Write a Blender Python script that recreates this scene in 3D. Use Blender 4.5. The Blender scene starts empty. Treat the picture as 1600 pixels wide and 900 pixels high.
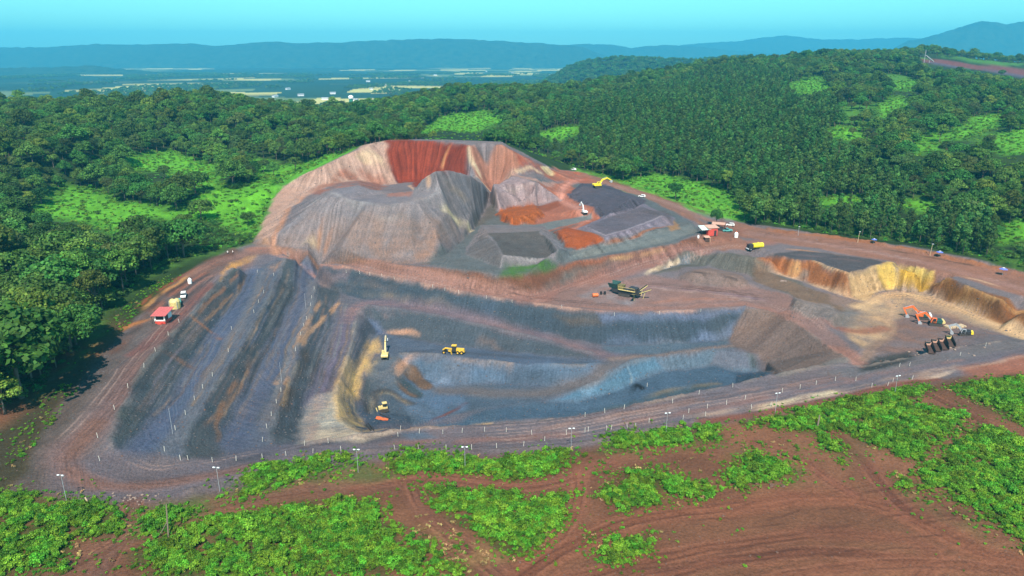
import bpy, bmesh, math, random
import numpy as np
from mathutils import Vector, Matrix
from mathutils.geometry import delaunay_2d_cdt

random.seed(7)
rng = np.random.default_rng(11)
scene = bpy.context.scene
COLL = scene.collection
R = math.radians

# ------------------------------------------------------------------ camera, sky, sun, exposure
CAM_H, PITCH, FPX = 110.0, 18.0, 1122.0
cam_d = bpy.data.cameras.new("camera")
cam = bpy.data.objects.new("camera", cam_d)
COLL.objects.link(cam)
cam.location = (0, 0, CAM_H)
cam.rotation_euler = (R(90 - PITCH), 0, 0)
cam_d.sensor_width = 36.0
cam_d.lens = 36.0 * FPX / 1600.0
cam_d.clip_start = 1.0
cam_d.clip_end = 60000
scene.camera = cam

SUN_EL, SUN_AZ = 51.0, 181.0          # azimuth measured from +Y clockwise: the sun stands behind the camera
world = bpy.data.worlds.new("World")
scene.world = world
world.use_nodes = True
nt = world.node_tree
bg = nt.nodes["Background"]
sky = nt.nodes.new("ShaderNodeTexSky")
sky.sky_type = 'NISHITA'
sky.sun_disc = False
sky.sun_elevation = R(SUN_EL)
sky.sun_rotation = R(SUN_AZ)
sky.air_density = 1.0
sky.dust_density = 0.6
sky.ozone_density = 2.0
tint = nt.nodes.new("ShaderNodeMix")
tint.data_type = 'RGBA'
tint.blend_type = 'MULTIPLY'
tint.inputs[0].default_value = 1.0
tint.inputs[7].default_value = (0.42, 1.00, 0.93, 1)
nt.links.new(sky.outputs[0], tint.inputs[6])
nt.links.new(tint.outputs[2], bg.inputs[0])
bg.inputs[1].default_value = 0.127

sun_d = bpy.data.lights.new("sun", 'SUN')
sun_d.energy = 4.9
sun_d.angle = R(0.5)
sun_d.color = (1.0, 0.85, 0.74)
sun = bpy.data.objects.new("sun", sun_d)
COLL.objects.link(sun)
sdir = Vector((math.sin(R(SUN_AZ)) * math.cos(R(SUN_EL)), math.cos(R(SUN_AZ)) * math.cos(R(SUN_EL)), math.sin(R(SUN_EL))))
sun.rotation_euler = sdir.to_track_quat('Z', 'Y').to_euler()
sun.location = (0, -50, 300)

vs = scene.view_settings
vs.view_transform = 'Standard'
vs.look = 'None'
vs.exposure = 0.76
vs.gamma = 1.0
cy = scene.cycles
cy.max_bounces = 5
cy.diffuse_bounces = 2
cy.glossy_bounces = 2
cy.transmission_bounces = 3
cy.transparent_max_bounces = 6
cy.volume_bounces = 0
cy.use_denoising = True
cy.caustics_reflective = False
cy.caustics_refractive = False
cy.use_adaptive_sampling = True
cy.adaptive_threshold = 0.015

# ------------------------------------------------------------------ small maths
CT, ST = math.cos(R(PITCH)), math.sin(R(PITCH))
def ray(px, py):
    u = (px - 800.0) / FPX
    v = (450.0 - py) / FPX
    return u, CT + v * ST, -ST + v * CT
def P(px, py, z):                       # photo measurement and elevation -> surveyed ground point
    a, b, c = ray(px, py)
    t = (z - CAM_H) / c
    return (a * t, b * t, z)
def S(px, py, y, h=12.0):               # skyline measurement at range y, ground h below it
    a, b, c = ray(px, py)
    t = y / b
    return (a * t, y, CAM_H + c * t - h)
def W(px, y, z):
    u = (px - 800.0) / FPX
    return (u * (y * CT + (CAM_H - z) * ST), y, z)

def _hash(ix, iy, seed):
    h = (ix.astype(np.int64) * 374761393 + iy.astype(np.int64) * 668265263 + seed * 974634777) & 0xFFFFFFFF
    h = ((h ^ (h >> 13)) * 1274126177) & 0xFFFFFFFF
    h = (h ^ (h >> 16)) & 0xFFFFFF
    return h.astype(np.float32) / float(0xFFFFFF)
def vnoise(x, y, seed=0):
    x = np.asarray(x, dtype=np.float64); y = np.asarray(y, dtype=np.float64)
    ix, iy = np.floor(x), np.floor(y)
    fx, fy = (x - ix).astype(np.float32), (y - iy).astype(np.float32)
    fx = fx * fx * (3 - 2 * fx); fy = fy * fy * (3 - 2 * fy)
    a = _hash(ix, iy, seed); b = _hash(ix + 1, iy, seed); c = _hash(ix, iy + 1, seed); d = _hash(ix + 1, iy + 1, seed)
    return (a + (b - a) * fx + (c - a) * fy + (a - b - c + d) * fx * fy) * 2 - 1
def fbm(x, y, seed=0, octs=4, gain=0.5):
    s = 0; a = 1.0; n = 0
    for o in range(octs):
        s = s + a * vnoise(x * 2 ** o + 17.3 * o, y * 2 ** o - 9.1 * o, seed + o * 31)
        n += a; a *= gain
    return s / n
def sstep(a, b, x):
    t = np.clip((x - a) / (b - a), 0, 1)
    return t * t * (3 - 2 * t)
def lin(c):
    c = np.asarray(c, dtype=np.float64) / 255.0
    return np.where(c <= 0.04045, c / 12.92, ((c + 0.055) / 1.055) ** 2.4)
ALB = 0.63
def A(r, g, b): return lin((r, g, b)) * ALB * np.array((1.035, 1.0, 0.955))

# ------------------------------------------------------------------ survey lines of the mine (photo x, photo y, elevation)
L = []
def line(*p): L.append([P(*q) for q in p])
# near haul road, outer edge (bush side) and inner edge (pit crest)
line((20,760,7),(60,768,7),(120,775,6.4),(210,782,5.5),(290,768,4.6),(345,752,3.6),(420,728,2),(550,704,0.6),(640,701,0.2),(760,704,0),(850,700,0),(905,694,0),(1000,673,0),(1100,655,0),(1215,640,0),(1330,614,0.2),(1440,592,0.6),(1600,575,1.2),(1800,548,2))
line((45,735,7.2),(55,690,7.6),(90,640,8),(150,570,8.5),(215,500,9.5),(262,452,10),(320,412,10),(362,392,9.5),(410,384,9.3))
# crest 1 / toe 1
line((375,420,8.4),(335,447,8),(305,487,8),(280,510,7.8),(260,530,7.6),(240,552,7.4),(215,592,7.1),(190,645,6.6),(172,685,6.2),(180,703,5.6),(192,702,5.1))
line((387,430,3.4),(372,462,3),(345,500,2.6),(322,535,2.5),(297,580,2.5),(265,628,2.8),(235,658,3.2),(212,680,3.8),(192,702,5.0))
# crest 2 / toe 2
line((450,400,7.2),(436,430,3.2),(422,462,2.4),(400,500,2.0),(380,540,1.9),(340,593,2),(315,640,2.2),(300,660,2.3),(285,697,2.6),(287,716,2.7),(315,718,2.6),(342,717,2.3))
line((466,412,4),(465,425,-2),(460,462,-3),(445,492,-3.3),(430,530,-3.4),(410,565,-3.2),(392,600,-2.8),(380,630,-2.3),(360,662,-1.5),(345,690,-0.2),(342,716,1.9))
# crest 3 / toe 3
line((500,415,1),(492,437,-3),(485,500,-3.8),(465,535,-3.9),(465,570,-3.7),(445,615,-3.1),(432,650,-2.2),(422,675,-1.4),(425,694,-0.6),(462,695,0))
line((530,458,-4),(525,480,-6),(522,510,-7.8),(510,542,-8.6),(500,575,-8.8),(490,607,-8.4),(480,630,-7.4),(470,665,-5),(463,692,-1.2))
# near inner crest
line((462,695,0),(480,693,0),(540,683,0),(580,679,-0.2),(626,671,-0.3),(740,663,-0.3),(830,659,-0.3),(900,649,-0.2),(975,636,-0.2),(1025,626,-0.2),(1075,615,-0.2),(1112,607,-0.3),(1150,600,-0.4),(1175,592,-0.6),(1215,584,-0.8))
# crest 4 / toe 4
line((575,478,-5.6),(560,487,-6.6),(552,530,-8.6),(545,560,-9.2),(532,592,-9.4),(527,615,-9),(530,650,-6),(545,668,-3.2),(580,676,-1.4))
line((592,516,-14),(577,540,-14),(568,560,-14.2),(556,582,-14.6),(550,612,-15),(558,628,-15.5),(556,645,-15.2),(565,661,-13),(592,668,-12))
# bench 3 road back crest5 / toe5
line((575,478,-5.6),(590,480,-5.8),(640,486,-6.2),(690,495,-7),(750,510,-8.6),(825,525,-10.6),(875,540,-12.2),(925,553,-13.5),(945,560,-14))
line((592,516,-14),(602,520,-14),(652,527,-14.2),(690,538,-14.4),(740,543,-14.5),(782,547,-14.5),(850,556,-14.4),(930,562,-14.2))
# crest6 / toe6 (grader bench edge)
line((612,578,-16),(627,553,-14.6),(662,553,-14.6),(690,556,-14.6),(740,561,-14.7),(800,570,-14.6),(875,572,-14.5),(945,570,-14.4))
line((622,600,-20),(640,592,-21.5),(668,592,-23),(700,602,-23.6),(725,601,-23),(800,598,-22.4),(850,601,-22),(875,601,-21),(912,590,-18),(940,578,-15))
# ramp outer crest / toe of the blue wall
line((1172,552,-14),(1150,547,-14),(1112,546,-14),(1075,550,-14),(1040,557,-14),(1005,561,-14),(987,565,-14.2),(965,577,-15),(945,590,-17),(912,605,-19.5),(875,617,-22),(840,630,-23.5))
line((1195,580,-18.6),(1175,577,-19.2),(1150,577,-19.4),(1112,571,-18.2),(1075,571,-18.2),(1040,578,-18.6),(1000,592,-20),(987,598,-20.6),(970,607,-21.4),(925,622,-22.8),(880,634,-23.6))
# floor
line((640,650,-24),(700,648,-24),(760,630,-24),(840,640,-24.5),(920,640,-24.5)); line((1000,615,-21.6),(1080,598,-20.2),(1150,587,-19.8))
line((598,645,-22),(620,625,-22))
# hidden toe of the near wall
def hidden(pts, dy, z):
    L.append([(P(a,b,c)[0], P(a,b,c)[1] + dy, z) for a,b,c in pts])
hidden([(640,671,0),(740,663,0),(830,659,0),(900,649,0),(975,636,0),(1025,626,0),(1075,615,0),(1112,607,0)], 24, -24)
hidden([(1150,600,0),(1180,592,0)], 20, -20)
# back wall: haul road edge crest / toe
line((410,392,9),(450,400,7.2),(500,412,6),(541,422,5),(600,432,4),(640,441,3),(700,454,1.6),(775,467,0),(850,477,-1.4),(925,487,-2.4),(1000,492,-3),(1050,487,-3.2),(1100,485,-3.5),(1165,481,-4))
line((530,458,-4),(565,465,-4.8),(615,472,-5.5),(665,480,-6.1),(715,490,-6.8),(765,503,-8),(812,512,-9.4),(850,519,-10.8),(937,538,-13.2),(1000,537,-14),(1037,537,-14),(1087,533,-14),(1137,530,-14))
line((1020,548,-14),(1080,541,-14),(1140,538,-14))
# big right end slope crest / toe
line((1165,481,-4),(1212,490,-4),(1245,507,-4),(1275,530,-3.8),(1300,547,-3.6),(1323,561,-3),(1300,568,-1.8),(1260,576,-1.2),(1215,584,-0.8))
line((1137,530,-14),(1152,544,-14.2),(1178,549,-14),(1200,567,-15),(1216,581,-6))
# haul road inner (far) edge and escarpment foot / top
line((395,384,9.3),(430,388,9),(480,397,8),(560,412,6.4),(640,430,4.6),(720,447,2.6),(800,461,0.4),(845,461,-0.8),(880,446,-0.8),(950,426,0.6),(1010,407,2.6),(1062,394,4),(1110,382,5),(1160,376,6))
line((395,380,9.6),(430,383,9.6),(480,389,9.8),(560,404,8.6),(640,417,7.9),(700,419,9.2),(780,429,8.3),(822,428,7.6),(880,411,8),(1000,391,7.6),(1060,379,8.2),(1092,366,9.6),(1105,352,10))
# stockpile field, road and back
line((1105,352,10),(1050,325,11),(1005,306,12),(950,291,12.6),(905,270,14),(880,264,17),(864,268,20))
line((1170,362,7),(1120,345,9.6),(1060,320,10.6),(1010,300,11.8),(955,283,12.6),(912,266,14),(870,252,17))
line((1600,462,3),(1500,432,4),(1400,410,5),(1300,391,6),(1220,379,6.6),(1170,362,7))
line((1600,428,4),(1500,408,5),(1400,388,6),(1300,374,6.8),(1200,362,7.4),(1150,350,8))
line((1600,420,5.5),(1560,412,6),(1500,400,6.6),(1400,380,7.2),(1300,368,7.6),(1200,357,8))
# big grey heap
line((430,384,9.6),(480,391,9.6),(560,405,8.6),(620,412,8),(665,411,8.4),(698,398,9),(722,375,9.6),(745,352,10.2),(757,328,10.8),(772,300,12))
line((432,366,15),(455,345,20),(480,325,27),(505,306,33),(530,293,35.5),(560,289,36.5),(582,296,34.6),(598,303,32.5))
line((505,306,33),(540,312,32.4),(575,318,32.2),(610,320,32),(650,314,33.5)); line((598,303,32.5),(625,306,31),(650,296,36))
line((610,320,32),(590,335,27.6),(607,345,25),(640,335,28.4),(650,314,33.5))
line((650,296,35),(660,280,41),(680,267,46.5),(705,265,44.6),(735,272,38.6),(755,284,29.6),(768,296,19.6))
line((690,300,36),(700,330,25.8),(715,352,16.4)); line((640,335,28.4),(680,360,20.5),(690,385,13.6)); line((735,272,38.6),(735,300,28.8),(738,330,19.5))
line((607,345,25),(600,372,17.6),(600,400,10.4)); line((560,330,27),(545,365,18.6),(530,390,11.8)); line((505,306,33),(490,340,23.5),(480,372,14.4))
line((660,360,20),(645,395,12)); line((620,300,32.4),(640,303,31.6))
L.append([(P(680,267,46.5)[0], P(680,267,46.5)[1] + 30, 26), (P(735,272,38.6)[0], P(735,272,38.6)[1] + 22, 24), (P(560,289,36.5)[0], P(560,289,36.5)[1] + 20, 25)])
# quarry hill behind
line((400,372,10),(414,340,13),(428,310,18),(445,290,23),(470,275,29),(500,262,34),(530,247,39),(560,233,43.5),(580,224,46),(600,220,47.6),(650,219.5,48),(700,220.5,48),(750,223,47),(785,226,46),(800,235,42),(830,252,33),(862,266,22))
line((440,330,14.5),(470,300,20),(490,290,24),(520,285,25.5),(560,280,25.4),(600,290,20),(622,287,20),(660,280,22),(700,278,24),(745,275,25.8),(800,274,26),(835,272,25),(862,272,20))
line((585,228,44),(600,245,38),(612,265,29),(622,284,20.6)); line((735,229,45.5),(735,250,36),(745,272,26.5)); line((560,240,41),(540,262,33))
hidden([(600,222,46),(650,221,46),(700,222,46),(780,227,45)], 25, 45)
L.append([W(520,610,32), W(600,640,36), W(700,650,36), W(800,640,34), W(850,625,26)])
# stockpiles: top outlines (base follows the field)
PILES = []
def pile(top, base, z):
    line(*[(a,b,z) for a,b in top + top[:1]])
    line(*[(a,b,c) for a,b,c in base])
pile([(770,287),(835,284),(838,287),(772,291)], [(765,300,16),(767,320,12.6),(783,331,11.8),(830,321,12.4),(878,313,13.5),(858,298,18),(842,286,24)], 26)
pile([(785,333),(835,324),(842,330),(800,340)], [(772,336,11),(797,325,11.6),(838,318,11.8),(853,337,11),(833,351,10.8),(796,351,10.8),(772,336,11)], 15)
pile([(762,365),(843,361),(872,389),(788,400)], [(752,352,11),(850,353,11),(884,391,10),(866,405,9.2),(783,419,9),(726,398,9.4),(752,352,11)], 14.6)
pile([(872,361),(884,358),(908,370),(893,372)], [(865,363,11),(885,355,11.2),(943,377,10.8),(902,391,10.4),(884,386,10.5),(865,363,11)], 14)
pile([(915,354),(940,344),(1003,323),(1040,338),(946,368)], [(900,357,11.2),(936,342,11.6),(1003,317,12),(1056,341,11),(1050,352,10.6),(945,378,10.4),(900,357,11.2)], 14.6)
pile([(897,303),(910,291),(938,293),(985,310),(960,325),(935,322)], [(884,304,12.4),(908,286,13),(945,288,13),(1008,313,12.2),(990,326,12),(948,337,11.8),(918,322,12),(884,304,12.4)], 17.5)
line((890,396,10.6),(930,386,10.6),(980,374,10.6),(1050,357,10.6),(1075,348,10.4)); line((893,404,7.5),(940,396,7.6),(1000,386,8),(1060,372,8.4),(1088,362,9))
# platform with crusher
line((870,470,-1.6),(950,474,-2.6),(1050,470,-3),(1150,466,-3.6),(1230,480,-3.8),(1290,515,-3.6),(1345,545,-3))
line((880,458,-1.4),(960,442,-1.2),(1020,428,-0.6),(1060,415,0)); line((980,445,-2.2),(1100,455,-3),(1190,450,-3.4))
line((1030,412,1.5),(1065,392,4.2),(1105,389,4.6),(1130,394,4.8),(1172,400,5),(1200,402,5)); line((1040,420,-1.6),(1070,412,-1.6),(1105,416,-1.4),(1140,424,-2),(1170,430,-2.6),(1195,445,-3.4),(1250,468,-4.4),(1290,490,-5))
line((1080,428,1.4),(1110,423,1.6),(1140,430,1.2),(1165,440,-0.6)); line((1060,436,-2.2),(1090,447,-2.4),(1130,450,-2.6),(1165,450,-3))
# cut plateau
line((1195,401,5),(1210,396,5.4),(1250,392,6),(1320,398,5.6),(1360,404,5.2),(1386,410,5),(1378,413,5),(1350,420,5),(1323,427,5),(1300,418,5),(1270,408,5),(1240,406,5),(1205,404,5),(1195,401,5))
line((1184,407,1.5),(1200,417,-1.4),(1230,430,-3),(1262,440,-4.2),(1300,455,-5.4),(1325,464,-6),(1348,472,-6.8))
line((1196,424,-1.6),(1230,438,-3.3),(1262,448,-4.5),(1300,462,-5.7),(1345,476,-6.2))
line((1180,440,-3),(1230,455,-4),(1280,477,-5.4),(1330,486,-6.2),(1350,478,-6.2))
line((1334,462,-5.8),(1360,458,-6),(1390,452,-6),(1412,446,-6),(1440,455,-6),(1470,466,-6),(1520,488,-5.6),(1570,503,-5.2),(1640,522,-4.6))
line((1386,410,5),(1395,412,5),(1405,417,4.6),(1440,424,4.2),(1480,434,4),(1520,452,3.4),(1560,470,3),(1600,486,2.6),(1660,505,2.2))
line((1350,490,-6),(1400,480,-6),(1450,480,-6),(1500,497,-5.6),(1560,515,-5),(1640,535,-4)); line((1350,540,-4),(1410,515,-5.4),(1480,525,-5),(1540,520,-4.6)); line((1330,575,-1.5),(1360,580,-0.6),(1420,562,-0.4),(1490,546,0),(1560,535,0.2),(1660,522,0.4)); line((1345,572,-3.6),(1420,556,-4),(1490,541,-4))
pile([(1246,468),(1290,478),(1310,490),(1299,495),(1243,478)], [(1230,484,-3.8),(1240,464,-4.2),(1300,478,-5),(1330,496,-5),(1303,511,-4.2),(1262,497,-4),(1230,484,-3.8)], 0)
# near foreground
line((0,790,7),(120,800,6.4),(240,800,5),(360,780,3.6),(480,740,1.8),(640,730,0.6),(860,720,0.4),(1000,690,0.4),(1200,660,0.6),(1400,620,1.4),(1600,600,2.2),(1800,580,3))
line((-250,900,8),(0,900,7),(250,900,5),(500,900,3),(800,900,1),(1100,900,0.6),(1400,900,1.4),(1700,900,3)); line((0,840,6.6),(300,840,4),(600,800,1.6),(800,780,0.8),(1000,780,0.6),(1200,760,0.8),(1400,740,1.6),(1600,740,2.6),(1850,740,4))
L.append([(-140,70,8),(-60,70,4),(0,70,1),(60,70,1),(140,70,3)]); L.append([(-260,120,12),(-240,170,12)]); L.append([(260,120,5),(330,200,5),(480,330,6)])
# forest edge on the left
line((-200,720,8),(-60,690,8),(0,665,8.2),(60,612,8.6),(130,547,9.2),(170,490,10),(215,440,10.6),(285,404,10.8),(360,386,10.4))
line((-250,450,16),(-100,440,12),(0,430,11)); line((-200,350,24),(0,350,18),(100,360,13)); line((0,250,35),(100,240,38),(-150,250,42))
# left hills
line((70,340,13),(200,352,9.5),(330,345,10),(400,332,10.5)); line((110,290,17),(250,252,23),(330,262,19),(400,268,15),(440,275,14.5))
line((250,230,28),(340,235,25),(440,245,22),(540,235,24)); line((100,200,45),(250,190,46),(400,195,42),(560,205,33),(700,200,34),(800,190,36))
# right hills
line((870,248,18),(900,240,19),(1000,272,12),(1100,306,9.4),(1150,335,8.6)); line((1000,200,34),(1200,250,24),(1400,300,18),(1600,350,14)); line((1200,320,12),(1400,355,9),(1600,405,7.4))
line((1200,200,39),(1400,200,42),(1600,250,36),(1800,280,34)); line((900,150,42),(1000,150,46),(1200,150,58),(1400,150,62),(1600,180,52),(1800,200,52)); line((1200,120,76),(1400,110,86),(1600,140,68))
CREST = [S(-300,150,930),S(-150,150,950),S(0,148,950),S(130,143,980),S(230,142,1000),S(320,129,1020),S(400,148,1050),S(470,157,1100),S(540,172,1150),S(580,171,1150),S(640,136,1150),S(700,122,1200),S(800,119,1250),S(900,119,1300),S(1000,104,1400),S(1100,87,1450),S(1200,76,1500),S(1300,71,1500),S(1420,73,1480)]
L.append(CREST)
L.append([S(1420,92,1380),S(1450,103,1330),S(1520,118,1280),S(1600,127,1250),S(1800,130,1200)])
L.append([S(1440,96,1470,0),S(1520,108,1470,0),S(1600,119,1450,0),S(1800,135,1420,0)]); L.append([S(1436,85,1545,0),S(1520,93,1540,0),S(1600,104,1530,0),S(1800,120,1500,0)])
L.append([S(1440,78,1900,2),S(1480,69,1950,2),S(1520,80,1950,2),S(1560,87,1950,2),S(1600,92,1900,2),S(1800,100,1900,2)])
# behind the crests the ground falls to the plain
L.append([(x, y + 420, max(z - 75, -45)) for x, y, z in CREST[:16]])
L.append([W(-400,2200,-50),W(0,2300,-50),W(400,2400,-50),W(800,2600,-50),W(1200,2800,-50),W(1600,3000,-50),W(1900,3000,-50)])
L.append([W(1200,2000,60),W(1400,2150,40),W(1700,2300,20)])

vv, ee, zz = [], [], []
for pl in L:
    b = len(vv)
    for i, p in enumerate(pl):
        vv.append(Vector((p[0], p[1]))); zz.append(p[2])
        if i: ee.append((b + i - 1, b + i))
zz = np.array(zz)
ov, oe, of, ovo, oeo, ofo = delaunay_2d_cdt(vv, ee, [], 0, 0.02, True)
tv = np.array([(v.x, v.y) for v in ov])
tz = np.zeros(len(ov))
src = np.array([(v.x, v.y) for v in vv])
segs = np.array(ee)
for i, o in enumerate(ovo):
    if o:
        tz[i] = np.mean([zz[k] for k in o])
    else:                                # crossing made by the triangulation: height from the nearest line
        a, b = src[segs[:, 0]], src[segs[:, 1]]
        d = b - a
        t = np.clip(((tv[i] - a) * d).sum(1) / np.maximum((d * d).sum(1), 1e-9), 0, 1)
        dist = np.hypot(*(a + d * t[:, None] - tv[i]).T)
        k = int(np.argmin(dist))
        tz[i] = zz[segs[k, 0]] * (1 - t[k]) + zz[segs[k, 1]] * t[k]

# ------------------------------------------------------------------ ground grid: fine spacing close by, coarser with range
NC = 1360
AZ = np.linspace(R(-44), R(44), NC)
r1 = 84 * np.exp(np.arange(0, 690) * 0.0034)
r2 = [r1[-1]]
while r2[-1] < 16500: r2.append(r2[-1] * 1.03)
RR = np.concatenate([r1, r2[1:]])
NR = len(RR); N1 = len(r1)
LR = np.log(RR)
GX = RR[:, None] * np.sin(AZ)[None]
GY = RR[:, None] * np.cos(AZ)[None]
Z = np.full((NR, NC), -50.0)
DAZ = AZ[1] - AZ[0]
for f in of:
    if len(f) != 3: continue
    p = tv[list(f)]; z3 = tz[list(f)]
    az = np.arctan2(p[:, 0], p[:, 1]); rr = np.hypot(p[:, 0], p[:, 1])
    c0 = max(int((az.min() - AZ[0]) / DAZ) - 1, 0); c1 = min(int((az.max() - AZ[0]) / DAZ) + 2, NC)
    q = [np.hypot(*(p[i] + (p[(i + 1) % 3] - p[i]) * t)) for i in range(3) for t in (0.25, 0.5, 0.75)]
    rmin = min(rr.min(), min(q)) * 0.98
    i0 = max(np.searchsorted(RR, rmin) - 1, 0); i1 = min(np.searchsorted(RR, rr.max()) + 1, NR)
    if c1 <= c0 or i1 <= i0: continue
    x = GX[i0:i1, c0:c1]; y = GY[i0:i1, c0:c1]
    den = (p[1, 1] - p[2, 1]) * (p[0, 0] - p[2, 0]) + (p[2, 0] - p[1, 0]) * (p[0, 1] - p[2, 1])
    if abs(den) < 1e-9: continue
    l0 = ((p[1, 1] - p[2, 1]) * (x - p[2, 0]) + (p[2, 0] - p[1, 0]) * (y - p[2, 1])) / den
    l1 = ((p[2, 1] - p[0, 1]) * (x - p[2, 0]) + (p[0, 0] - p[2, 0]) * (y - p[2, 1])) / den
    l2 = 1 - l0 - l1
    m = (l0 >= -1e-6) & (l1 >= -1e-6) & (l2 >= -1e-6)
    Z[i0:i1, c0:c1][m] = (l0 * z3[0] + l1 * z3[1] + l2 * z3[2])[m]

def blur(a, n):
    for _ in range(n):
        b = np.pad(a, 1, mode='edge')
        a = (b[:-2, 1:-1] + b[2:, 1:-1] + b[1:-1, :-2] + b[1:-1, 2:] + 2 * a) / 6.0
    return a

def profile(az):
    f = np.clip((az - AZ[0]) / DAZ, 0, NC - 1.001); c = int(f); t = f - c
    return Z[:, c] * (1 - t) + Z[:, c + 1] * t
def hit(px, py):                          # where the sight line at this photo measurement meets the ground
    a, b, c = ray(px, py)
    az = math.atan2(a, b); sl = c / math.hypot(a, b)
    prof = profile(az)
    d = prof - (CAM_H + sl * RR)
    k = np.argmax(d >= 0)
    if d[k] < 0: k = NR - 1
    if k > 0:
        t = d[k - 1] / (d[k - 1] - d[k] + 1e-9); r = RR[k - 1] + (RR[k] - RR[k - 1]) * t
    else: r = RR[0]
    return np.array((r * math.sin(az), r * math.cos(az)))
def hits(pts): return np.array([hit(*p) for p in pts])
def zat(x, y):
    x = np.asarray(x, float); y = np.asarray(y, float)
    fc = np.clip((np.arctan2(x, y) - AZ[0]) / DAZ, 0, NC - 1.001); c = fc.astype(int); tc = fc - c
    lr = np.log(np.maximum(np.hypot(x, y), RR[0] * 1.0001))
    i = np.clip(np.searchsorted(LR, lr) - 1, 0, NR - 2); ti = np.clip((lr - LR[i]) / (LR[i + 1] - LR[i]), 0, 1)
    return (Z[i, c] * (1 - ti) * (1 - tc) + Z[i + 1, c] * ti * (1 - tc) + Z[i, c + 1] * (1 - ti) * tc + Z[i + 1, c + 1] * ti * tc)
def sdist(poly, x, y):                    # signed distance to a polygon (negative inside)
    d2 = np.full(x.shape, 1e18); ins = np.zeros(x.shape, bool)
    n = len(poly)
    for i in range(n):
        ax, ay = poly[i]; bx, by = poly[(i + 1) % n]
        dx, dy = bx - ax, by - ay
        t = np.clip(((x - ax) * dx + (y - ay) * dy) / max(dx * dx + dy * dy, 1e-9), 0, 1)
        d2 = np.minimum(d2, (x - ax - dx * t) ** 2 + (y - ay - dy * t) ** 2)
        cr = ((ay > y) != (by > y))
        xi = ax + (y - ay) / np.where(abs(dy) < 1e-9, 1e-9, dy) * dx
        ins ^= cr & (x < xi)
    d = np.sqrt(d2)
    return np.where(ins, -d, d)

Z = blur(Z, 1)
MINE_PX = [(20,765),(45,735),(55,690),(90,640),(150,570),(215,500),(262,452),(320,412),(362,390),(395,380),(425,312),(445,288),(500,260),(560,231),(590,219),(700,218),(790,225),(862,262),(905,266),(960,284),(1060,318),(1150,346),(1300,370),(1420,385),(1600,424),(1700,440),(1800,548),(1600,577),(1440,594),(1330,617),(1215,642),(1100,657),(1000,676),(905,697),(760,706),(640,704),(550,707),(420,731),(345,756),(290,772),(210,786),(120,779)]
MINE = hits(MINE_PX)
sd_mine = np.full(Z.shape, 1e3)
sl = (slice(0, N1), slice(None))
sd_mine[sl] = sdist(MINE, GX[sl], GY[sl])
# soften the hills, keep the mine crisp
Zs = blur(Z, 14)
wgt = sstep(4, 40, sd_mine) * sstep(250, 420, np.hypot(GX, GY))
far_w = sstep(600, 900, np.hypot(GX, GY)) * sstep(10, 60, sd_mine)
Z = Z * (1 - wgt) + Zs * wgt
Z = Z * (1 - far_w) + blur(Zs, 6) * far_w
Rg = np.hypot(GX, GY)
Z += far_w * fbm(GX / 140, GY / 140, 5, 4) * 6.0 * (1 - sstep(1900, 2600, Rg))
plain = sstep(2200, 2900, Rg)
Z += plain * fbm(GX / 900, GY / 900, 9, 3) * 9
Zbase = Z.copy()

# slope and flow direction on the grid (world gradient)
def gradient(Zg):
    dr = np.gradient(Zg, axis=0) / np.gradient(RR)[:, None]
    da = np.gradient(Zg, axis=1) / (RR[:, None] * DAZ)
    return dr, da
gr, ga = gradient(blur(Z, 1))
slope = np.hypot(gr, ga)
# streaks that run down the slope (line integral of noise along the fall line)
step_r = np.gradient(RR)[:, None]; step_a = RR[:, None] * DAZ
nsrc = rng.random((NR, NC)).astype(np.float32)
ii, jj = np.meshgrid(np.arange(NR, dtype=np.float32), np.arange(NC, dtype=np.float32), indexing='ij')
gnorm = np.maximum(slope, 1e-4)
vi = (gr / gnorm / step_r * 0.55).astype(np.float32); vj = (ga / gnorm / step_a * 0.55).astype(np.float32)
nsrc = nsrc - 0.5 + (blur(nsrc, 8) - 0.5) * 3.2 * sstep(300, 430, Rg)
acc = nsrc.copy(); cnt = 1
for sgn in (1, -1):
    pi, pj = ii.copy(), jj.copy()
    for k in range(22):
        a = np.clip(pi + 0.5, 0, NR - 1).astype(np.int32); b = np.clip(pj + 0.5, 0, NC - 1).astype(np.int32)
        pi += sgn * vi[a, b]; pj += sgn * vj[a, b]
        a = np.clip(pi + 0.5, 0, NR - 1).astype(np.int32); b = np.clip(pj + 0.5, 0, NC - 1).astype(np.int32)
        acc += nsrc[a, b]; cnt += 1
streak = acc / cnt
streak = streak - blur(streak, 16)
streak = np.clip(streak / (streak[:N1].std() * 2.2 + 1e-6), -1.3, 1.3)
slm = sstep(0.16, 0.42, slope) * (1 - sstep(0, 14, sd_mine))
vi2 = (-ga / gnorm / step_r * 0.6).astype(np.float32); vj2 = (gr / gnorm / step_a * 0.6).astype(np.float32)
nsrc2 = rng.random((NR, NC)).astype(np.float32) - 0.5
acc = nsrc2.copy()
for sgn in (1, -1):
    pi, pj = ii.copy(), jj.copy()
    for k in range(26):
        a = np.clip(pi + 0.5, 0, NR - 1).astype(np.int32); b = np.clip(pj + 0.5, 0, NC - 1).astype(np.int32)
        pi += sgn * vi2[a, b]; pj += sgn * vj2[a, b]
        a = np.clip(pi + 0.5, 0, NR - 1).astype(np.int32); b = np.clip(pj + 0.5, 0, NC - 1).astype(np.int32)
        acc += nsrc2[a, b]
bands = acc / 53; bands = bands - blur(bands, 12); bands = np.clip(bands / (bands[:N1].std() * 2.2), -1.3, 1.3)
leftw = sstep(20, -30, 0) if False else (1 - sstep(-60, -10, GX)) * (1 - sstep(360, 410, Rg))
slm = slm * (1 - 0.65 * leftw)
Z += (1 - sstep(0, 10, sd_mine)) * bands * (0.04 + 0.08 * leftw)
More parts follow.
